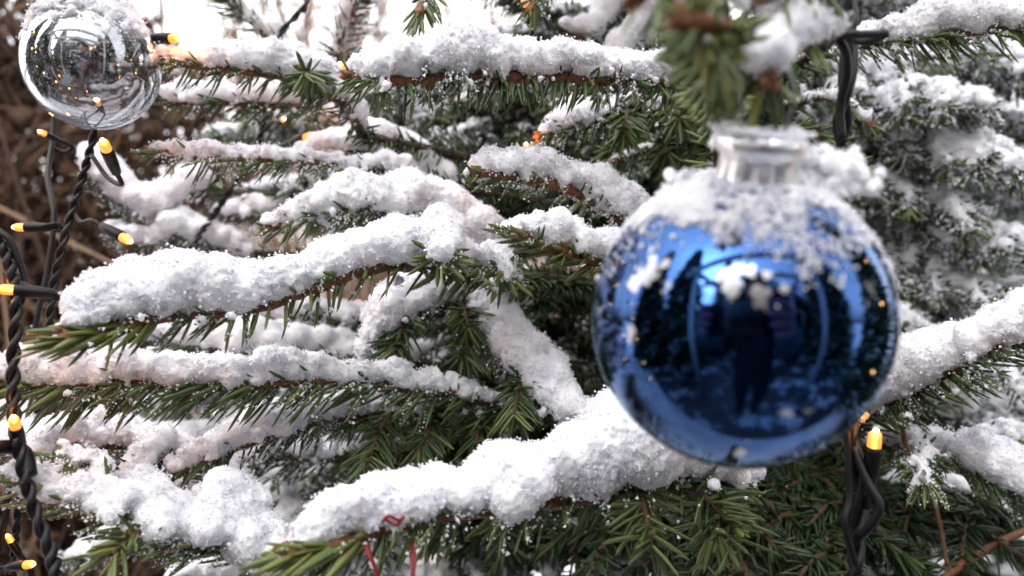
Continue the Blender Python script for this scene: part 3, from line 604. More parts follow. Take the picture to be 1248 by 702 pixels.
def bauble(name, label, cpx, cpy, d, rad, axis, m_ball, snow_args, hang_to, group=None):
    c = P(cpx, cpy, d); ax = np.array(nrm(np.array(axis, float)))
    root = empty(name, c, label, 'bauble', group)
    M = align(ax, c)
    mb = MB(); prof = [(max(rad * math.sin(a), 1e-5) * (1.0), -rad * math.cos(a)) for a in np.linspace(0.002, math.pi - .24, 90)]
    e = prof[-1]; prof += [(e[0] * .99, e[1] + .002), (e[0] * .99, e[1] + .004)]
    lathe(mb, prof, M, 128); mb.build('glass_ball', m_ball, root)
    cr = rad * .255; h0 = rad * .955
    mb = MB(); K = 96; an = np.arange(K) / K * 2 * math.pi
    # pleated collar
    rows = [(1.12, -.0032, 1), (1.09, -.0020, 1), (1.02, .0008, .8), (.98, .0036, .6), (.99, .0052, .3), (1.07, .0057, .1), (1.11, .0063, 0), (1.13, .0072, 0), (1.11, .0082, 0), (1.02, .0090, 0), (.6, .0094, 0), (.02, .0095, 0)]
    s = rad / .03; V = []
    for rr, hh, w in rows:
        for a in an:
            q = cr * rr * (1 + .15 * w * (abs(math.cos(a * 5)) ** .45 - .75)) ; hz = h0 + hh * s + (.0011 * s * math.cos(a * 12) * (w if hh < -.001 else 0))
            V.append((q * math.cos(a), q * math.sin(a), hz))
    V = np.array(V); Mn = np.array(M); V = V @ Mn[:3, :3].T + Mn[:3, 3]; n = len(rows)
    i, j = np.meshgrid(np.arange(n - 1), np.arange(K), indexing='ij')
    mb.add(V, np.stack([i * K + j, i * K + (j + 1) % K, (i + 1) * K + (j + 1) % K, (i + 1) * K + j], -1).reshape(-1, 4))
    cap = mb.build('cap', m_cap, root)
    # spring-wire loop through the cap
    lx = np.array(M.to_3x3() @ Vector((1, 0, 0))); lx = lx - ax * 0; 
    lx = np.array([1, 0, 0]) - ax * ax[0]; lx = nrm(lx)
    top = c + ax * (h0 + .0095 * s)
    pts = [top - lx * .0038 * s - ax * .002, top - lx * .0046 * s + ax * .003 * s, top - lx * .0052 * s + ax * .007 * s, top - lx * .003 * s + ax * .0115 * s, top + ax * .013 * s,
           top + lx * .003 * s + ax * .0115 * s, top + lx * .0052 * s + ax * .007 * s, top + lx * .0046 * s + ax * .003 * s, top + lx * .0038 * s - ax * .002]
    mb = MB(); tube(mb, spline(pts, 50), .00042 * s, 8); mb.build('wire_loop', m_steel, root)
    lt = top + ax * .0125 * s; ht = np.asarray(hang_to)
    mb = MB()
    tube(mb, spline([lt + [0, -.0012, -.001], lt + [.0015, 0, -.0015], lt + [.0012, .001, .004], (lt + ht) / 2, ht + [0, -.002, 0], ht + [0, 0, .0025], ht + [0, .003, .0], ht + [0, .002, -.004]], 60), .00035, 7)
    mb.build('hanging_wire', m_steel, root)
    C, r = snow_on_ball(c, rad, ax, root, *snow_args, cr * 1.15)
    return root, c, ax, top, lx, C, r
s = 936
root, c, ax, top, lx, C, r = bauble('glass_bauble', 'large blue mirrored glass bauble with silver cap and snow on top', 899, 390, .156, .0295, (.045, -.30, 1), m_blue, (30000, .66, .0024, 5, .0005), P(862, 62, .153))
# extra heap beside and behind the cap
ex = []; er = []
for k in range(260):
    a = random.gauss(0, 1); b_ = random.gauss(0, 1)
    p = P(1005 + a * 20, 205 + abs(b_) * -6 + random.uniform(-8, 34), .150 + random.uniform(-.004, .008)); ex.append(p); er.append(random.uniform(.0008, .0021))
for k in range(120):
    p = P(850 + random.gauss(0, 16), 232 + random.gauss(0, 9), .158 + random.uniform(-.004, .006)); ex.append(p); er.append(random.uniform(.0008, .0018))
for k in range(60):
    p = P(895 + random.gauss(0, 10), 170 + random.gauss(0, 4), .152 + random.uniform(-.002, .004)); ex.append(p); er.append(random.uniform(.0006, .0012))
def px_of(q): return 624 + q[:, 0] / q[:, 1] * F, 351 - (q[:, 2] - CAMZ) / q[:, 1] * F
allC = np.vstack([C, ex]); r = np.concatenate([r, er]); qx, qy = px_of(allC); kk = ~((qx > 866) & (qx < 958) & (qy < 240) & (qy > 168) & (allC[:, 1] < c[1] - .004))
C = allC[kk]; r = r[kk]; ex = np.zeros((0, 3)); er = []
a_ = nrm(rng.normal(size=(60000, 3))); pv = a_ @ UP + .30 * vnoise(a_ * 3, 71) + .22 * vnoise(a_ * 9, 72) + .12 * rng.normal(size=60000)
a_ = a_[pv > .60]; DB = c + a_ * .0297
nn_ = 1500; an_ = rng.random(nn_) * 2 * np.pi; lz = nrm(np.cross(ax, lx)); rr_ = .0092 * np.sqrt(rng.random(nn_))
DB = np.vstack([DB, top + (lx * np.cos(an_)[:, None] + lz * np.sin(an_)[:, None]) * rr_[:, None] + ax * .0002])
for a0 in (2.4, 4.0, .4):
    for k in range(26):
        q_ = a0 + random.gauss(0, .35); C = np.vstack([C, (top + (lx * math.cos(q_) + lz * math.sin(q_)) * random.uniform(.0045, .0088) + ax * .0004)[None]]); r = np.concatenate([r, [random.uniform(.0004, .0011)]])
snow_mesh('snow', np.vstack([C, ex]), np.concatenate([r, er]), .00034, root, 300, .00016, .4, seed=77, smooth_it=0, dustc=DB)
root, c, ax, top, lx, C, r = bauble('glass_bauble', 'small clear silvered glass bauble under a heap of snow at the upper left', 113, 80, .275, .0226, (.02, -.12, 1), m_clear, (7000, .48, .0050, 9, .0006), P(118, -90, .275))
ex = []; er = []
for k in range(420):
    a = rng.normal(size=2); q = c + np.array([a[0] * .0085 - .002, a[1] * .006 - .005, 0]); dd = np.linalg.norm((q - c)[:2])
    if dd > .0215: continue
    zt = math.sqrt(.0226 ** 2 - min(dd, .022) ** 2); ex.append([q[0], q[1], c[2] + zt + random.uniform(0, .0085) * (1 - dd / .023)]); er.append(random.uniform(.0011, .0024))
C = np.vstack([C, ex]); r = np.concatenate([r, er])
snow_mesh('snow', C, r, .0006, root, 260, .0002, .7, seed=87, smooth_it=3)
# branch that carries the clear bauble, above the frame
near([(330, -110, .33), (220, -100, .30), (118, -90, .275), (40, -70, .26)], [(0, 40), (.5, 50), (1, 30)], dens=1.4, tintb=.35, voxel=.0012, grains=20)

# ------------------------------------------------------------------ light strings
def twisted(mb, pts, r, pitch, strands=2):
    pts = np.asarray(pts); L = np.linalg.norm(np.diff(pts, axis=0), axis=1).sum(); n = int(L / .0009) + 8
    A = spline(pts, n); T = nrm(np.gradient(A, axis=0)); ref = np.array([0, 1., 0])
    N = nrm(np.cross(T, ref)); B = np.cross(T, N); u = np.linspace(0, L, n)
    for k in range(strands):
        ph = u / pitch * 2 * math.pi + k * 2 * math.pi / strands + 1.6 * np.sin(u * 45) + .8 * np.sin(u * 117)
        tube(mb, A + (N * np.cos(ph)[:, None] + B * np.sin(ph)[:, None]) * r * .95, r, 9)
    return A
def bulb(root, mb, at, dirv, feed=None, s=1.0, lit=True):
    """LED: lens on a black socket, dirv points out of the socket"""
    s = s * .74; M = align(dirv, at); d = nrm(np.asarray(dirv, float)); at = np.asarray(at)
    b1 = MB(); prof = [(.0001, .0034)] + [(.0020 * math.sin(a), .0012 + .0022 * math.cos(a)) for a in np.linspace(.25, math.pi / 2, 8)] + [(.0021, -.001), (.0020, -.0035)]
    lathe(b1, [(a * s, h * s) for a, h in prof[::-1]], M, 20); bo = b1.build('bulb', m_led, root)
    b3 = MB(); lathe(b3, [(.00001, .0040 * s), (.0007 * s, .0037 * s), (.0009 * s, .0031 * s)][::-1], M, 16); b3.build('filament', m_core, bo)
    b2 = MB(); lathe(b2, [(.0012 * s, -.016 * s), (.0019 * s, -.0150 * s), (.0024 * s, -.010 * s), (.0026 * s, -.0035 * s), (.0025 * s, -.0022 * s), (.0019 * s, -.0020 * s)], M, 18)
    if feed is not None:
        f = np.asarray(feed); e = at - d * .015 * s
        tube(b2, spline([e, e - d * .006, (e + f) / 2 - d * .004 + [0, 0, -.002], f], 24), .0009, 7)
    b2.build('socket', m_rubber, bo)
    pl = bpy.data.lights.new('bulb_glow', 'POINT'); pl.energy = .009 if s < 1.1 else .016; pl.shadow_soft_size = .0021 * s; pl.color = (1, .30, .045)
    po = bpy.data.objects.new('bulb_glow', pl); COL.objects.link(po); po.parent = bo; po.matrix_parent_inverse = wm(bo).inverted(); po.location = Vector([float(q) for q in at + d * .0046 * s])
# left string: three hanging runs
ls = empty('light_string', P(15, 400, .21), 'black cable with amber lights hanging down the left edge of the picture', 'light string', 'strings of amber fairy lights')
mb = MB()
twisted(mb, pix([(-60, -260, .25), (-45, 60, .235), (-22, 240, .225), (8, 310, .22), (20, 370, .215), (16, 450, .21), (20, 530, .205), (42, 620, .20), (62, 672, .196), (74, 730, .19), (110, 900, .18)]), .00098, .010)
tube(mb, spline(pix([(-30, 540, .20), (-8, 545, .2), (14, 545, .205), (30, 553, .205), (36, 580, .203)]), 20), .0020, 8)
tube(mb, spline(pix([(-20, 270, .222), (4, 285, .22), (16, 300, .22), (30, 345, .22), (22, 380, .216)]), 24), .00095, 8)
tube(mb, spline(pix([(2, 620, .23), (10, 600, .232), (5, 640, .23), (-10, 700, .23)]), 24), .00095, 8)
mb.build('cord', m_rubber, ls)
bulb(ls, mb, P(10, 353, .215), (-.9, -.3, .1), P(24, 345, .217))
bulb(ls, mb, P(18, 516, .203), (.1, -.45, .85), P(20, 545, .205), .9)
bulb(ls, mb, P(12, 657, .232), (-.3, -.3, .9), P(4, 700, .23), .6)
bulb(ls, mb, P(35, 688, .225), (.9, -.3, .2), P(4, 700, .23), .8)
ls2 = empty('light_string', P(90, 260, .28), 'thin black cable with amber lights hanging below the clear bauble', 'light string', 'strings of amber fairy lights')
mb = MB()
twisted(mb, pix([(170, -120, .30), (140, 40, .30), (118, 150, .295), (104, 205, .29), (88, 258, .285), (76, 300, .28), (64, 360, .28), (58, 430, .28), (52, 480, .285), (36, 530, .29), (20, 640, .30), (10, 800, .3)]), .00085, .013)
tube(mb, spline(pix([(60, -80, .33), (66, 100, .325), (64, 170, .32), (58, 215, .31), (66, 262, .30), (58, 330, .295), (44, 400, .29), (50, 470, .29), (38, 540, .29)]), 60), .00105, 8)
tube(mb, spline(pix([(28, 280, .29), (50, 276, .285), (70, 272, .285)]), 12), .0008, 7)
tube(mb, spline(pix([(8, 358, .26), (40, 360, .27), (62, 366, .275)]), 12), .0008, 7)
mb.build('cord', m_rubber, ls2)
bulb(ls2, mb, P(25, 277, .285), (-1, -.1, .0), P(70, 272, .285))
bulb(ls2, mb, P(153, 291, .27), (.85, -.35, -.38), P(90, 262, .285), 1.1)
bulb(ls2, mb, P(128, 178, .262), (.1, -.75, .55), P(112, 190, .29), 1.15)
bulb(ls2, mb, P(52, 162, .31), (-.3, -.8, .2), P(64, 180, .32), .7)
bulb(ls2, mb, P(213, 47, .285), (.9, -.35, -.12), P(165, 20, .30), 1.1)
ls3 = empty('light_string', P(500, 120, .33), 'black cable with amber lights running behind the upper branches', 'light string', 'strings of amber fairy lights')
mb = MB()
twisted(mb, pix([(400, -120, .42), (376, -6, .40), (362, 18, .395), (342, 42, .39), (338, 75, .40), (325, 130, .375), (318, 165, .365), (300, 200, .37), (262, 260, .39), (238, 300, .36), (260, 330, .36), (420, 300, .41), (560, 170, .44), (640, 182, .37), (700, 120, .41), (660, 10, .42), (640, -60, .42)]), .0009, .013)
tube(mb, spline(pix([(308, 130, .36), (322, 160, .36), (332, 135, .36)]), 14), .0007, 6)
mb.build('cord', m_rubber, ls3)
bulb(ls3, mb, P(376, 167, .345), (.8, -.55, .12), P(318, 168, .365), 1.25)
bulb(ls3, mb, P(345, 146, .38), (.5, -.8, .12), P(325, 150, .365), .7)
bulb(ls3, mb, P(418, 80, .355), (-.4, -.9, .1), P(440, 60, .39), 1.0)
bulb(ls3, mb, P(641, 178, .30), (.0, -.9, .4), P(650, 182, .33), .7)
bulb(ls3, mb, P(640, 2, .32), (-.2, -.8, .5), P(655, -20, .38), 1.1)
# right string
ls4 = empty('light_string', P(1040, 300, .19), 'thick twisted black cable hanging behind the blue bauble', 'light string', 'strings of amber fairy lights')
mb = MB()
twisted(mb, pix([(1040, -260, .205), (1034, -60, .20), (1034, 0, .198), (1036, 50, .196), (1030, 120, .195), (1024, 180, .20), (1020, 300, .21), (1030, 450, .215), (1040, 540, .212), (1050, 600, .208), (1046, 640, .205), (1040, 720, .20), (1036, 860, .195)]), .00122, .019)
tube(mb, spline(pix([(1036, 20, .19), (1018, 38, .185), (1000, 52, .182), (992, 58, .18)]), 16), np.linspace(.0018, .0026, 16), 9)
tube(mb, spline(pix([(1004, 40, .188), (1018, 44, .186), (1030, 62, .186), (1032, 90, .187), (1024, 130, .19), (1026, 170, .19)]), 24), .0011, 8)
tube(mb, spline(pix([(1040, 545, .208), (1058, 590, .203), (1072, 615, .2), (1062, 640, .2), (1046, 655, .202)]), 24), .00115, 8)
tube(mb, spline(pix([(1030, 500, .21), (1036, 600, .205), (1030, 640, .202), (1046, 700, .2)]), 24), .0011, 8)
mb.build('cord', m_rubber, ls4)
bulb(ls4, mb, P(1066, 537, .205), (.05, -.15, 1), P(1056, 600, .205), 1.15)
bulb(ls4, mb, P(1004, 42, .181), (-.75, .62, .2), P(1018, 40, .186), .7)
# strings outside the frame on the rest of the tree, mirrored in the balls
def outer(lbl, pts, bs):
    e = empty('light_string', P(*pts[0]), lbl, 'light string', 'strings of amber fairy lights'); m2 = MB()
    A = twisted(m2, pix(pts), .0011, .013); m2.build('cord', m_rubber, e)
    for t in bs:
        p = A[int(t * (len(A) - 1))]; dv = nrm(np.array([random.uniform(-.6, .6), -1, random.uniform(-.2, .5)])); bulb(e, m2, p + dv * .012, dv, p, 1.7)
    return e
outer('black cable of amber lights left of the picture frame', [(-420, -500, .30), (-380, 0, .24), (-420, 400, .20), (-380, 900, .18), (-500, 1500, .2)], [.1, .22, .33, .45, .55, .66, .78, .9])
outer('black cable of amber lights right of the picture frame', [(1900, -500, .26), (1800, 100, .20), (1760, 500, .19), (1800, 1100, .19)], [.15, .4, .6, .85])

# red cord hanging from the lowest branch
rc = empty('red_cord', P(480, 640, .2), 'thin red cord looped over the lowest snowy branch', 'cord')
mb = MB()
tube(mb, spline(pix([(468, 800, .184), (459, 700, .184), (448, 672, .185), (450, 655, .200), (474, 640, .215), (494, 645, .210), (503, 668, .195), (504, 690, .184), (500, 760, .184)]), 70), .0005, 8, None, True, .25)
tube(mb, spline(pix([(466, 636, .188), (474, 629, .1875), (486, 634, .188), (492, 630, .189), (482, 640, .188), (470, 633, .189)]), 30), .0004, 8, None, True, .25)
mb.build('strand', m_red, rc)

# ------------------------------------------------------------------ garden behind
g = np.linspace(-1, 1, 121); X, Y = np.meshgrid(np.sign(g) * np.abs(g) ** 2.2 * 60, np.sign(g) * np.abs(g) ** 2.2 * 60, indexing='ij')
Z = .05 * vnoise(np.stack([X.ravel() * .8, Y.ravel() * .8, X.ravel() * 0], 1), 3).reshape(X.shape) - .03
V = np.stack([X.ravel(), Y.ravel(), Z.ravel()], 1); i, j = np.meshgrid(np.arange(120), np.arange(120), indexing='ij')
o = mk('ground', V, np.stack([i * 121 + j, (i + 1) * 121 + j, (i + 1) * 121 + j + 1, i * 121 + j + 1], -1).reshape(-1, 4), None, m_ground, smooth=True); tag(o, kind='structure')
m_path, nt, b = simple('added_dark_paving', (.04, .038, .036), .45)
nt.links.new(ramp(nt, noise(nt, 2.2, 6, .65), [(.40, (.022, .021, .022)), (.53, (.05, .05, .052)), (.60, (.5, .51, .55))]), b.inputs['Base Color'])
X2, Y2 = np.meshgrid(np.linspace(-3.4, 3.2, 60), np.linspace(-3.95, .25, 50), indexing='ij')
V = np.stack([X2.ravel(), Y2.ravel(), X2.ravel() * 0 + .035], 1); i, j = np.meshgrid(np.arange(59), np.arange(49), indexing='ij')
o = mk('added_path', V, np.stack([i * 50 + j, (i + 1) * 50 + j, (i + 1) * 50 + j + 1, i * 50 + j + 1], -1).reshape(-1, 4), None, m_path, smooth=True); tag(o, kind='structure')  # paving added out of view to darken the reflections in the balls

def shrub(x, y, h, n, spread, label, group=None, tlo=.2, thi=.9, name='bare_shrub', r=.004, lean=0, snowy=0):
    root = empty(name, (x, y, 0), label, 'shrub', group)
    mb = MB(); sn = []
    for _ in range(n):
        a = random.uniform(0, 2 * math.pi); b0 = np.array([x, y, 0]) + np.array([math.cos(a), math.sin(a), 0]) * random.random() * spread * .35
        hh = h * random.uniform(.5, 1.05); out = np.array([math.cos(a), math.sin(a), 0]) * spread * random.uniform(.3, 1)
        p = [b0, b0 + out * .35 + UP * hh * .45 + rng.normal(size=3) * .04, b0 + out * .8 + UP * hh * .8 + rng.normal(size=3) * .06, b0 + out * 1.15 + UP * hh * (.95) + rng.normal(size=3) * .1 + np.array([lean, 0, 0])]
        A = spline(p, 14); tint = random.uniform(tlo, thi); rr = r * random.uniform(.5, 1.2)
        tube(mb, A, np.linspace(rr, rr * .3, 14), 5, tint, False)
        for _k in range(random.randint(4, 8)):
            i = random.randint(3, 12); dd = nrm(rng.normal(size=3) + [0, 0, .4]) * random.uniform(.08, .3) * h / 2
            Bt = spline([A[i], A[i] + dd * .5 + rng.normal(size=3) * .015, A[i] + dd], 7); tube(mb, Bt, np.linspace(rr * .5, rr * .2, 7), 4, min(1, tint + random.uniform(-.1, .2)), False)
            if random.random() < snowy: sn.append((Bt[random.randint(2, 6)], random.uniform(.006, .018)))
    mb.build('stems', m_twig, root)
    if sn:
        V, T = inst(ICO1, np.array([a for a, _ in sn]), np.array([[b * 1.6, b * 1.6, b * .8] for _, b in sn])); mk('snow', V, None, T, m_snow, root, smooth=True)
    return root
# dense dry brown hedge close by on the left
random.seed(3)
root = empty('dry_hedge', (-.75, 1.15, 0), 'dense tangle of dry brown stems at the left edge', 'hedge')
mb = MB()
for _ in range(2600):
    b0 = np.array([random.uniform(-1.35, -.50), random.uniform(.95, 1.5), random.uniform(.2, 1.6)])
    if b0[0] > -.57 + .07 * math.sin(b0[2] * 9): continue
    dd = nrm(np.array([random.gauss(0, .7), random.gauss(0, .5), random.gauss(.3, 1)])) * random.uniform(.12, .45)
    A = spline([b0, b0 + dd * .5 + rng.normal(size=3) * .04, b0 + dd + rng.normal(size=3) * .04], 9)
    tt = random.random() ** 1.6
    tube(mb, A, random.uniform(.0012, .0045) * np.linspace(1, .5, 9), 5, tt, False)
mb.build('stems', m_twig, root)
mb = MB(); n = 16000                                            # curled dead leaves
C = np.stack([rng.uniform(-1.35, -.52, n), rng.uniform(1.05, 1.6, n), rng.uniform(.3, 1.85, n)], 1)
C = C[C[:, 0] < -.60 + .06 * np.sin(C[:, 2] * 9)]
V, T = rotinst(OCT, C, np.stack([rng.uniform(.010, .028, len(C)), rng.uniform(.007, .018, len(C)), rng.uniform(.0008, .002, len(C))], 1)); mb.add(V, None, T, np.repeat(rng.random(len(C)) * .5, 6))
mb.build('dead_leaves', m_twig, root, False)
# bare shrubs further back
for k, (x, y, h, n, sp, tl, th, lb) in enumerate([(-.75, 2.1, 3.0, 120, .8, .3, .9, 'bare brown shrub behind the clear bauble'), (-.35, 2.9, 3.6, 110, 1.1, .3, .95, 'bare twiggy shrub seen through the gap left of the tree'), (.65, 2.7, 3.4, 90, 1.1, .3, .9, 'bare shrub showing above the straight upper branch'),
                                 (-1.7, 3.4, 2.2, 90, .9, .1, .8, 'tall bare shrub behind the dry hedge'), (.2, 5.5, 4.4, 90, 1.8, .3, .95, 'wide bare bush far behind the spruce'), (2.2, 4.5, 2.4, 90, 1.0, .2, .9, 'bare bush far behind on the right'), (-1.2, 6.5, 5.0, 120, 2.0, .2, .9, 'big bare bush at the far left')]):
    shrub(x, y, h, n, sp, lb, 'bare shrubs in the garden', tl, th, snowy=.12, r=.007)

# ------------------------------------------------------------------ behind the photographer (mirrored in the balls), house and spruces added to block light
def simp(name, col, rough, **k): return simple(name, col, rough, **k)[0]
def box(mb, x0, x1, y0, y1, z0, z1):
    v = [(x, y, z) for x in (x0, x1) for y in (y0, y1) for z in (z0, z1)]
    mb.add(v, [(0, 1, 3, 2), (4, 6, 7, 5), (0, 4, 5, 1), (2, 3, 7, 6), (0, 2, 6, 4), (1, 5, 7, 3)])
m_wood, nt, b = simple('dark_timber', (.05, .03, .022), .75)
wv = N_(nt, 'ShaderNodeTexWave'); wv.inputs['Scale'].default_value = 3.2; wv.bands_direction = 'Z'; gg = N_(nt, 'ShaderNodeNewGeometry'); nt.links.new(gg.outputs['Position'], wv.inputs['Vector'])
bump(nt, b, wv.outputs['Fac'], .02, .8)
m_white = simp('white_painted_wood', (.78, .79, .80), .5)
m_glass = simp('window_glass', (.02, .025, .03), .05)
m_roof = simp('roof_snow', (.82, .83, .87), .8)
hs_ = empty('added_house', (0, -4.4, 0), 'added dark timber garden house with white framed windows and a snowy roof behind the photographer', 'house')  # house added out of view to block light from the camera side
mb = MB(); box(mb, -2.6, 2.8, -7.0, -4.0, 0, 2.35)
mb.add([(-2.6, -4.0, 2.35), (2.8, -4.0, 2.35), (.1, -4.0, 3.9), (-2.6, -7, 2.35), (2.8, -7, 2.35), (.1, -7, 3.9)], None, [(0, 1, 2), (3, 5, 4)])
mb.build('wall', m_wood, hs_, False)
mb = MB()
for sg in (-1, 1):
    ex_ = .1 + sg * 3.1; v = []
    for y in (-7.3, -3.7):
        v += [(ex_, y, 2.12), (.1, y, 3.94), (.1, y, 4.12), (ex_, y, 2.30)]
    mb.add(v, [(0, 1, 2, 3), (4, 7, 6, 5), (0, 4, 5, 1), (1, 5, 6, 2), (2, 6, 7, 3), (3, 7, 4, 0)])
mb.build('roof', m_roof, hs_, False)
for (x0, x1, z0, z1) in [(-2.2, -1.0, .9, 2.0), (-.55, .75, .05, 2.1), (1.2, 2.4, .9, 2.0)]:
    mb = MB(); f = .07
    box(mb, x0, x0 + f, -3.99, -3.93, z0, z1); box(mb, x1 - f, x1, -3.99, -3.93, z0, z1); box(mb, x0 + f, x1 - f, -3.99, -3.93, z0, z0 + f); box(mb, x0 + f, x1 - f, -3.99, -3.93, z1 - f, z1)
    xm = (x0 + x1) / 2; box(mb, xm - .02, xm + .02, -3.985, -3.94, z0 + f, z1 - f)
    nm = 'door' if z0 < .5 else 'window'
    wdw = mb.build(nm, m_white, hs_, False)
    mb = MB(); box(mb, x0 + f, x1 - f, -3.998, -3.988, z0 + f, z1 - f); mb.build('pane', m_glass, wdw, False)
pg = empty('pergola', (0, -1.5, 0), 'white painted pergola frame with snow along its beams behind the photographer', 'pergola')
for x in (-1.05, 1.0):
    for y in (-.80, -2.2):
        mb = MB(); box(mb, x - .035, x + .035, y - .035, y + .035, 0, 2.3); mb.build('post', m_white, pg, False)
for x in (-1.05, 1.0):
    mb = MB(); box(mb, x - .03, x + .03, -2.4, -.6, 2.302, 2.40); mb.build('beam', m_white, pg, False)
for y in (-.8, -1.5, -2.2):
    mb = MB(); box(mb, -1.5, 1.4, y - .03, y + .03, 2.403, 2.49); rf = mb.build('rafter', m_white, pg, False)
    mb = MB(); tube(mb, spline([(-1.48, y, 2.515), (0, y, 2.525), (1.38, y, 2.515)], 30), .035, 8, None, True, .2); mb.build('snow', m_roof, rf)
def conifer(x, y, h, lbl, sd, n=9000, ns=1.0, sf=.16, grp='dark spruces added behind the photographer to block light'):
    r2 = np.random.default_rng(sd); root = empty('spruce_tree', (x, y, 0), lbl, 'tree', grp)
    mb = MB(); zz = np.linspace(0, h, 20); tube(mb, np.stack([x + 0 * zz, y + 0 * zz, zz], 1), np.interp(zz, [0, h], [.16, .01]), 8, .0); mb.build('trunk', m_bark, root)
    mb = MB(); z = h * (.06 + .94 * r2.random(n) ** 1.35); az = r2.random(n) * 2 * np.pi; lob = .75 + .25 * np.sin(az * 7 + z * 9) ; rr = (1 - z / h) * h * .27 * lob * np.sqrt(r2.random(n)) + .02
    C = np.stack([x + rr * np.cos(az), y + rr * np.sin(az), z - rr * .28], 1); D = np.stack([np.cos(az), np.sin(az), -.35 + .3 * r2.normal(size=n)], 1)
    V, Q, a = needles_arrays(C, D, np.tile(UP, (n, 1)) + r2.normal(size=(n, 3)) * .4, (.16 + .12 * r2.random(n)) * ns, (.05 + .04 * r2.random(n)) * ns, r2.random(n) * .4, r2.normal(size=n) * .1)
    mb.add(V, Q, None, a); cr = mb.build('crown', m_needle, root, False)
    k = r2.random(n) < sf; V, T = inst(OCT, C[k] + D[k] * .1 * ns + UP * .02 * ns, ns * np.stack([.05 + .05 * r2.random(k.sum()), .05 + .05 * r2.random(k.sum()), .02 + .01 * r2.random(k.sum())], 1)); mk('snow', V, None, T, m_snow, root)
for a in [(-2.6, -1.6, 5.2, 'dark tall spruce left behind the photographer', 1), (3.0, -2.0, 4.8, 'dark spruce right behind the photographer', 2), (-1.9, -4.2, 6.0, 'tallest dark spruce by the garden house', 3), (3.6, -4.0, 6.2, 'dark spruce at the corner of the garden house', 4), (2.7, .5, 4.6, 'dark spruce off to the right', 5), (-3.4, -.2, 4.8, 'dark spruce off to the left', 6)]: conifer(*a)  # spruces added out of view, they cut the light and darken the mirrored scene

conifer(1.35, 1.75, 4.2, 'snow-covered spruce standing behind on the right', 9, 26000, .45, .75, None)

def skinned(name, chains, material, parent=None, sub=2, root=0):
    import itertools
    verts = []; edges = []; rad = []; key = {}
    for ch in chains:
        prev = None
        for p in ch:
            k = tuple(round(q, 4) for q in p[:3])
            if k not in key: key[k] = len(verts); verts.append(p[:3]); rad.append(p[3:] if len(p) > 4 else (p[3], p[3]))
            i = key[k]
            if prev is not None and prev != i: edges.append((prev, i))
            prev = i
    me = bpy.data.meshes.new(name); me.from_pydata(verts, edges, []); o = bpy.data.objects.new(name, me); COL.objects.link(o)
    sk = o.modifiers.new('s', 'SKIN'); sk.use_smooth_shade = True
    for i, r in enumerate(rad): me.skin_vertices[0].data[i].radius = r
    me.skin_vertices[0].data[root].use_root = True
    ss = o.modifiers.new('u', 'SUBSURF'); ss.levels = sub; ss.render_levels = sub
    dg = bpy.context.evaluated_depsgraph_get(); m2 = bpy.data.meshes.new_from_object(o.evaluated_get(dg))
    bpy.data.objects.remove(o); m2.materials.clear(); m2.materials.append(material); m2.name = name
    o = bpy.data.objects.new(name, m2); COL.objects.link(o)
    if parent: o.parent = parent; o.matrix_parent_inverse = wm(parent).inverted()
    return o
m_coat = simp('dark_navy_coat', (.012, .016, .028), .8); m_glove = simp('mauve_wool_glove', (.40, .22, .30), .9)
m_skin = simp('skin', (.55, .30, .21), .5); m_hat = simp('charcoal_knit_hat', (.02, .02, .024), .9); m_trous = simp('black_trousers', (.010, .010, .012), .8); m_sleeve = simp('teal_cuff', (.02, .12, .15), .8)
per = empty('person', (0, -.47, 0), 'person in dark winter coat and mauve gloves holding up a phone to take the picture', 'person')
y0 = -.47
body = [[(0, y0, .93, .15, .11), (0, y0, 1.08, .145, .11), (0, y0, 1.25, .165, .12), (0, y0, 1.38, .17, .11), (0, y0, 1.455, .07, .07), (0, y0 + .015, 1.52, .055, .06)],]
for sg in (-1, 1):
    body.append([(0, y0, 1.38, .17, .11), (sg * .19, y0, 1.375, .075), (sg * .25, y0 + .06, 1.12, .058), (sg * .19, y0 + .27, 1.19, .046), (sg * .115, -.06, 1.31, .036)])
    body.append([(0, y0, .93, .15, .11), (sg * .09, y0, .86, .10), (sg * .10, y0 + .01, .50, .068), (sg * .10, y0 - .01, .10, .05), (sg * .10, y0 + .13, .045, .045)])
skinned('coat', body, m_coat, per, 2)
hd = [[(0, y0 + .02, 1.47, .05, .05), (0, y0 + .03, 1.55, .062, .072), (0, y0 + .03, 1.62, .076, .092), (0, y0 + .02, 1.70, .066, .08)]]
head = skinned('head', hd, m_skin, per, 2)
mb = MB(); M = Matrix.Translation((0, y0 + .012, 1.655)); lathe(mb, [(.088, -.012), (.094, -.01), (.095, .02), (.088, .05), (.066, .085), (.03, .105), (.001, .11)], M, 28); mb.build('hat', m_hat, per)
mb = MB(); lathe(mb, [(.0001, .018), (.010, .006), (.012, 0)][::-1], align((0, 1, -.3), (0, y0 + .118, 1.605)), 10); mb.build('nose', m_skin, head)
for sg in (-1, 1):
    V, T = inst(ICO2, [(sg * .031, y0 + .104, 1.632)], np.array([.011])); mk('eye', V, None, T, m_glass, head, smooth=True)
    V, T = inst(ICO2, [(sg * .080, y0 + .02, 1.615)], np.array([[.010, .022, .032]])); mk('ear', V, None, T, m_skin, head, smooth=True)
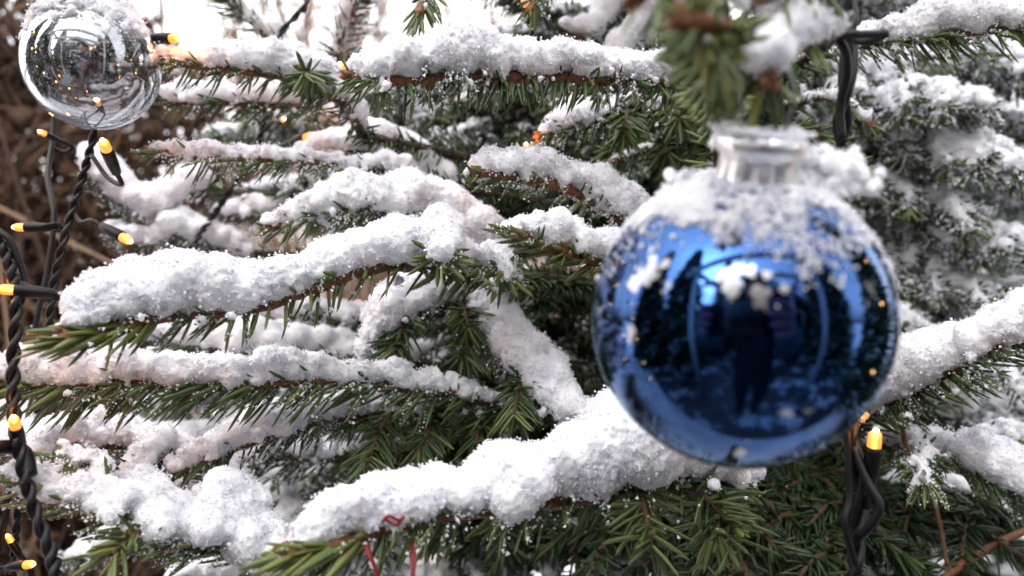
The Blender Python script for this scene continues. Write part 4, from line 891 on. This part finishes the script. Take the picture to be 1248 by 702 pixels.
for sg in (-1, 1):
    w0 = (sg * .112, -.062, 1.312, .027); pl = (sg * .098, -.032, 1.335, .024, .030)
    ch = [[w0, pl, (sg * .092, -.018, 1.352, .020, .032)]]
    for k, (dz, ln_) in enumerate([(.028, .95), (.010, 1.05), (-.008, 1.0), (-.026, .8)]):
        ch.append([(sg * .092, -.018, 1.352, .020, .032), (sg * .090, -.004, 1.350 + dz, .0095), (sg * (.090 - .020 * ln_), .004, 1.350 + dz, .009), (sg * (.090 - .036 * ln_), .0045, 1.350 + dz, .0075)])
    ch.append([pl, (sg * .088, -.034, 1.320, .011), (sg * .072, -.026, 1.326, .010), (sg * .056, -.021, 1.332, .0085)])
    skinned('glove', ch, m_glove, per, 1)
    mb = MB(); tube(mb, [(sg * .128, -.10, 1.288), (sg * .113, -.064, 1.310)], [.043, .040], 16); mb.build('cuff', m_sleeve, per)
ph = empty('phone', (0, -.01, 1.35), 'black phone held sideways towards the tree', 'phone')
mb = MB(); box(mb, -.078, .078, -.0145, -.0065, 1.313, 1.387); mb.build('body', m_glass, ph, False)

# ------------------------------------------------------------------ light, world, camera
w = bpy.data.worlds.new('World'); scene.world = w; w.use_nodes = True; nt = w.node_tree
bg = nt.nodes['Background']; sky = nt.nodes.new('ShaderNodeTexSky'); sky.sky_type = 'NISHITA'; sky.sun_disc = False
SE, SR = R(38), R(215)
sky.sun_elevation = SE; sky.sun_rotation = SR; sky.air_density = 1.0; sky.dust_density = 5.0; sky.ozone_density = 1.0
hs = nt.nodes.new('ShaderNodeHueSaturation'); hs.inputs['Saturation'].default_value = .16
gm = nt.nodes.new('ShaderNodeGamma'); gm.inputs[1].default_value = .55
nt.links.new(sky.outputs[0], hs.inputs['Color']); nt.links.new(hs.outputs[0], gm.inputs[0]); nt.links.new(gm.outputs[0], bg.inputs[0]); bg.inputs[1].default_value = 1.52
sl = bpy.data.lights.new('sun', 'SUN'); sl.energy = 1.1; sl.angle = R(100); sl.color = (1, .97, .93)
so = bpy.data.objects.new('sun', sl); COL.objects.link(so)
sd = Vector((math.sin(SR) * math.cos(SE), math.cos(SR) * math.cos(SE), math.sin(SE))); so.rotation_euler = sd.to_track_quat('Z', 'Y').to_euler(); so.location = sd * 5

cd = bpy.data.cameras.new('camera'); cam = bpy.data.objects.new('camera', cd); COL.objects.link(cam); scene.camera = cam
cam.location = (0, 0, CAMZ); cam.rotation_euler = (R(90), 0, 0); cd.sensor_width = 36; cd.lens = 27; cd.clip_start = .005; cd.clip_end = 300
cd.dof.use_dof = True; cd.dof.focus_distance = .245; cd.dof.aperture_fstop = 9.5; cd.dof.aperture_blades = 0
scene.view_settings.view_transform = 'Standard'; scene.view_settings.look = 'None'; scene.view_settings.exposure = 0; scene.view_settings.gamma = 1
scene.cycles.use_denoising = True; scene.cycles.transparent_max_bounces = 16; scene.cycles.max_bounces = 8; scene.cycles.diffuse_bounces = 3
tot = sum(len(o.data.polygons) for o in scene.objects if o.type == 'MESH'); print('FACES', tot)
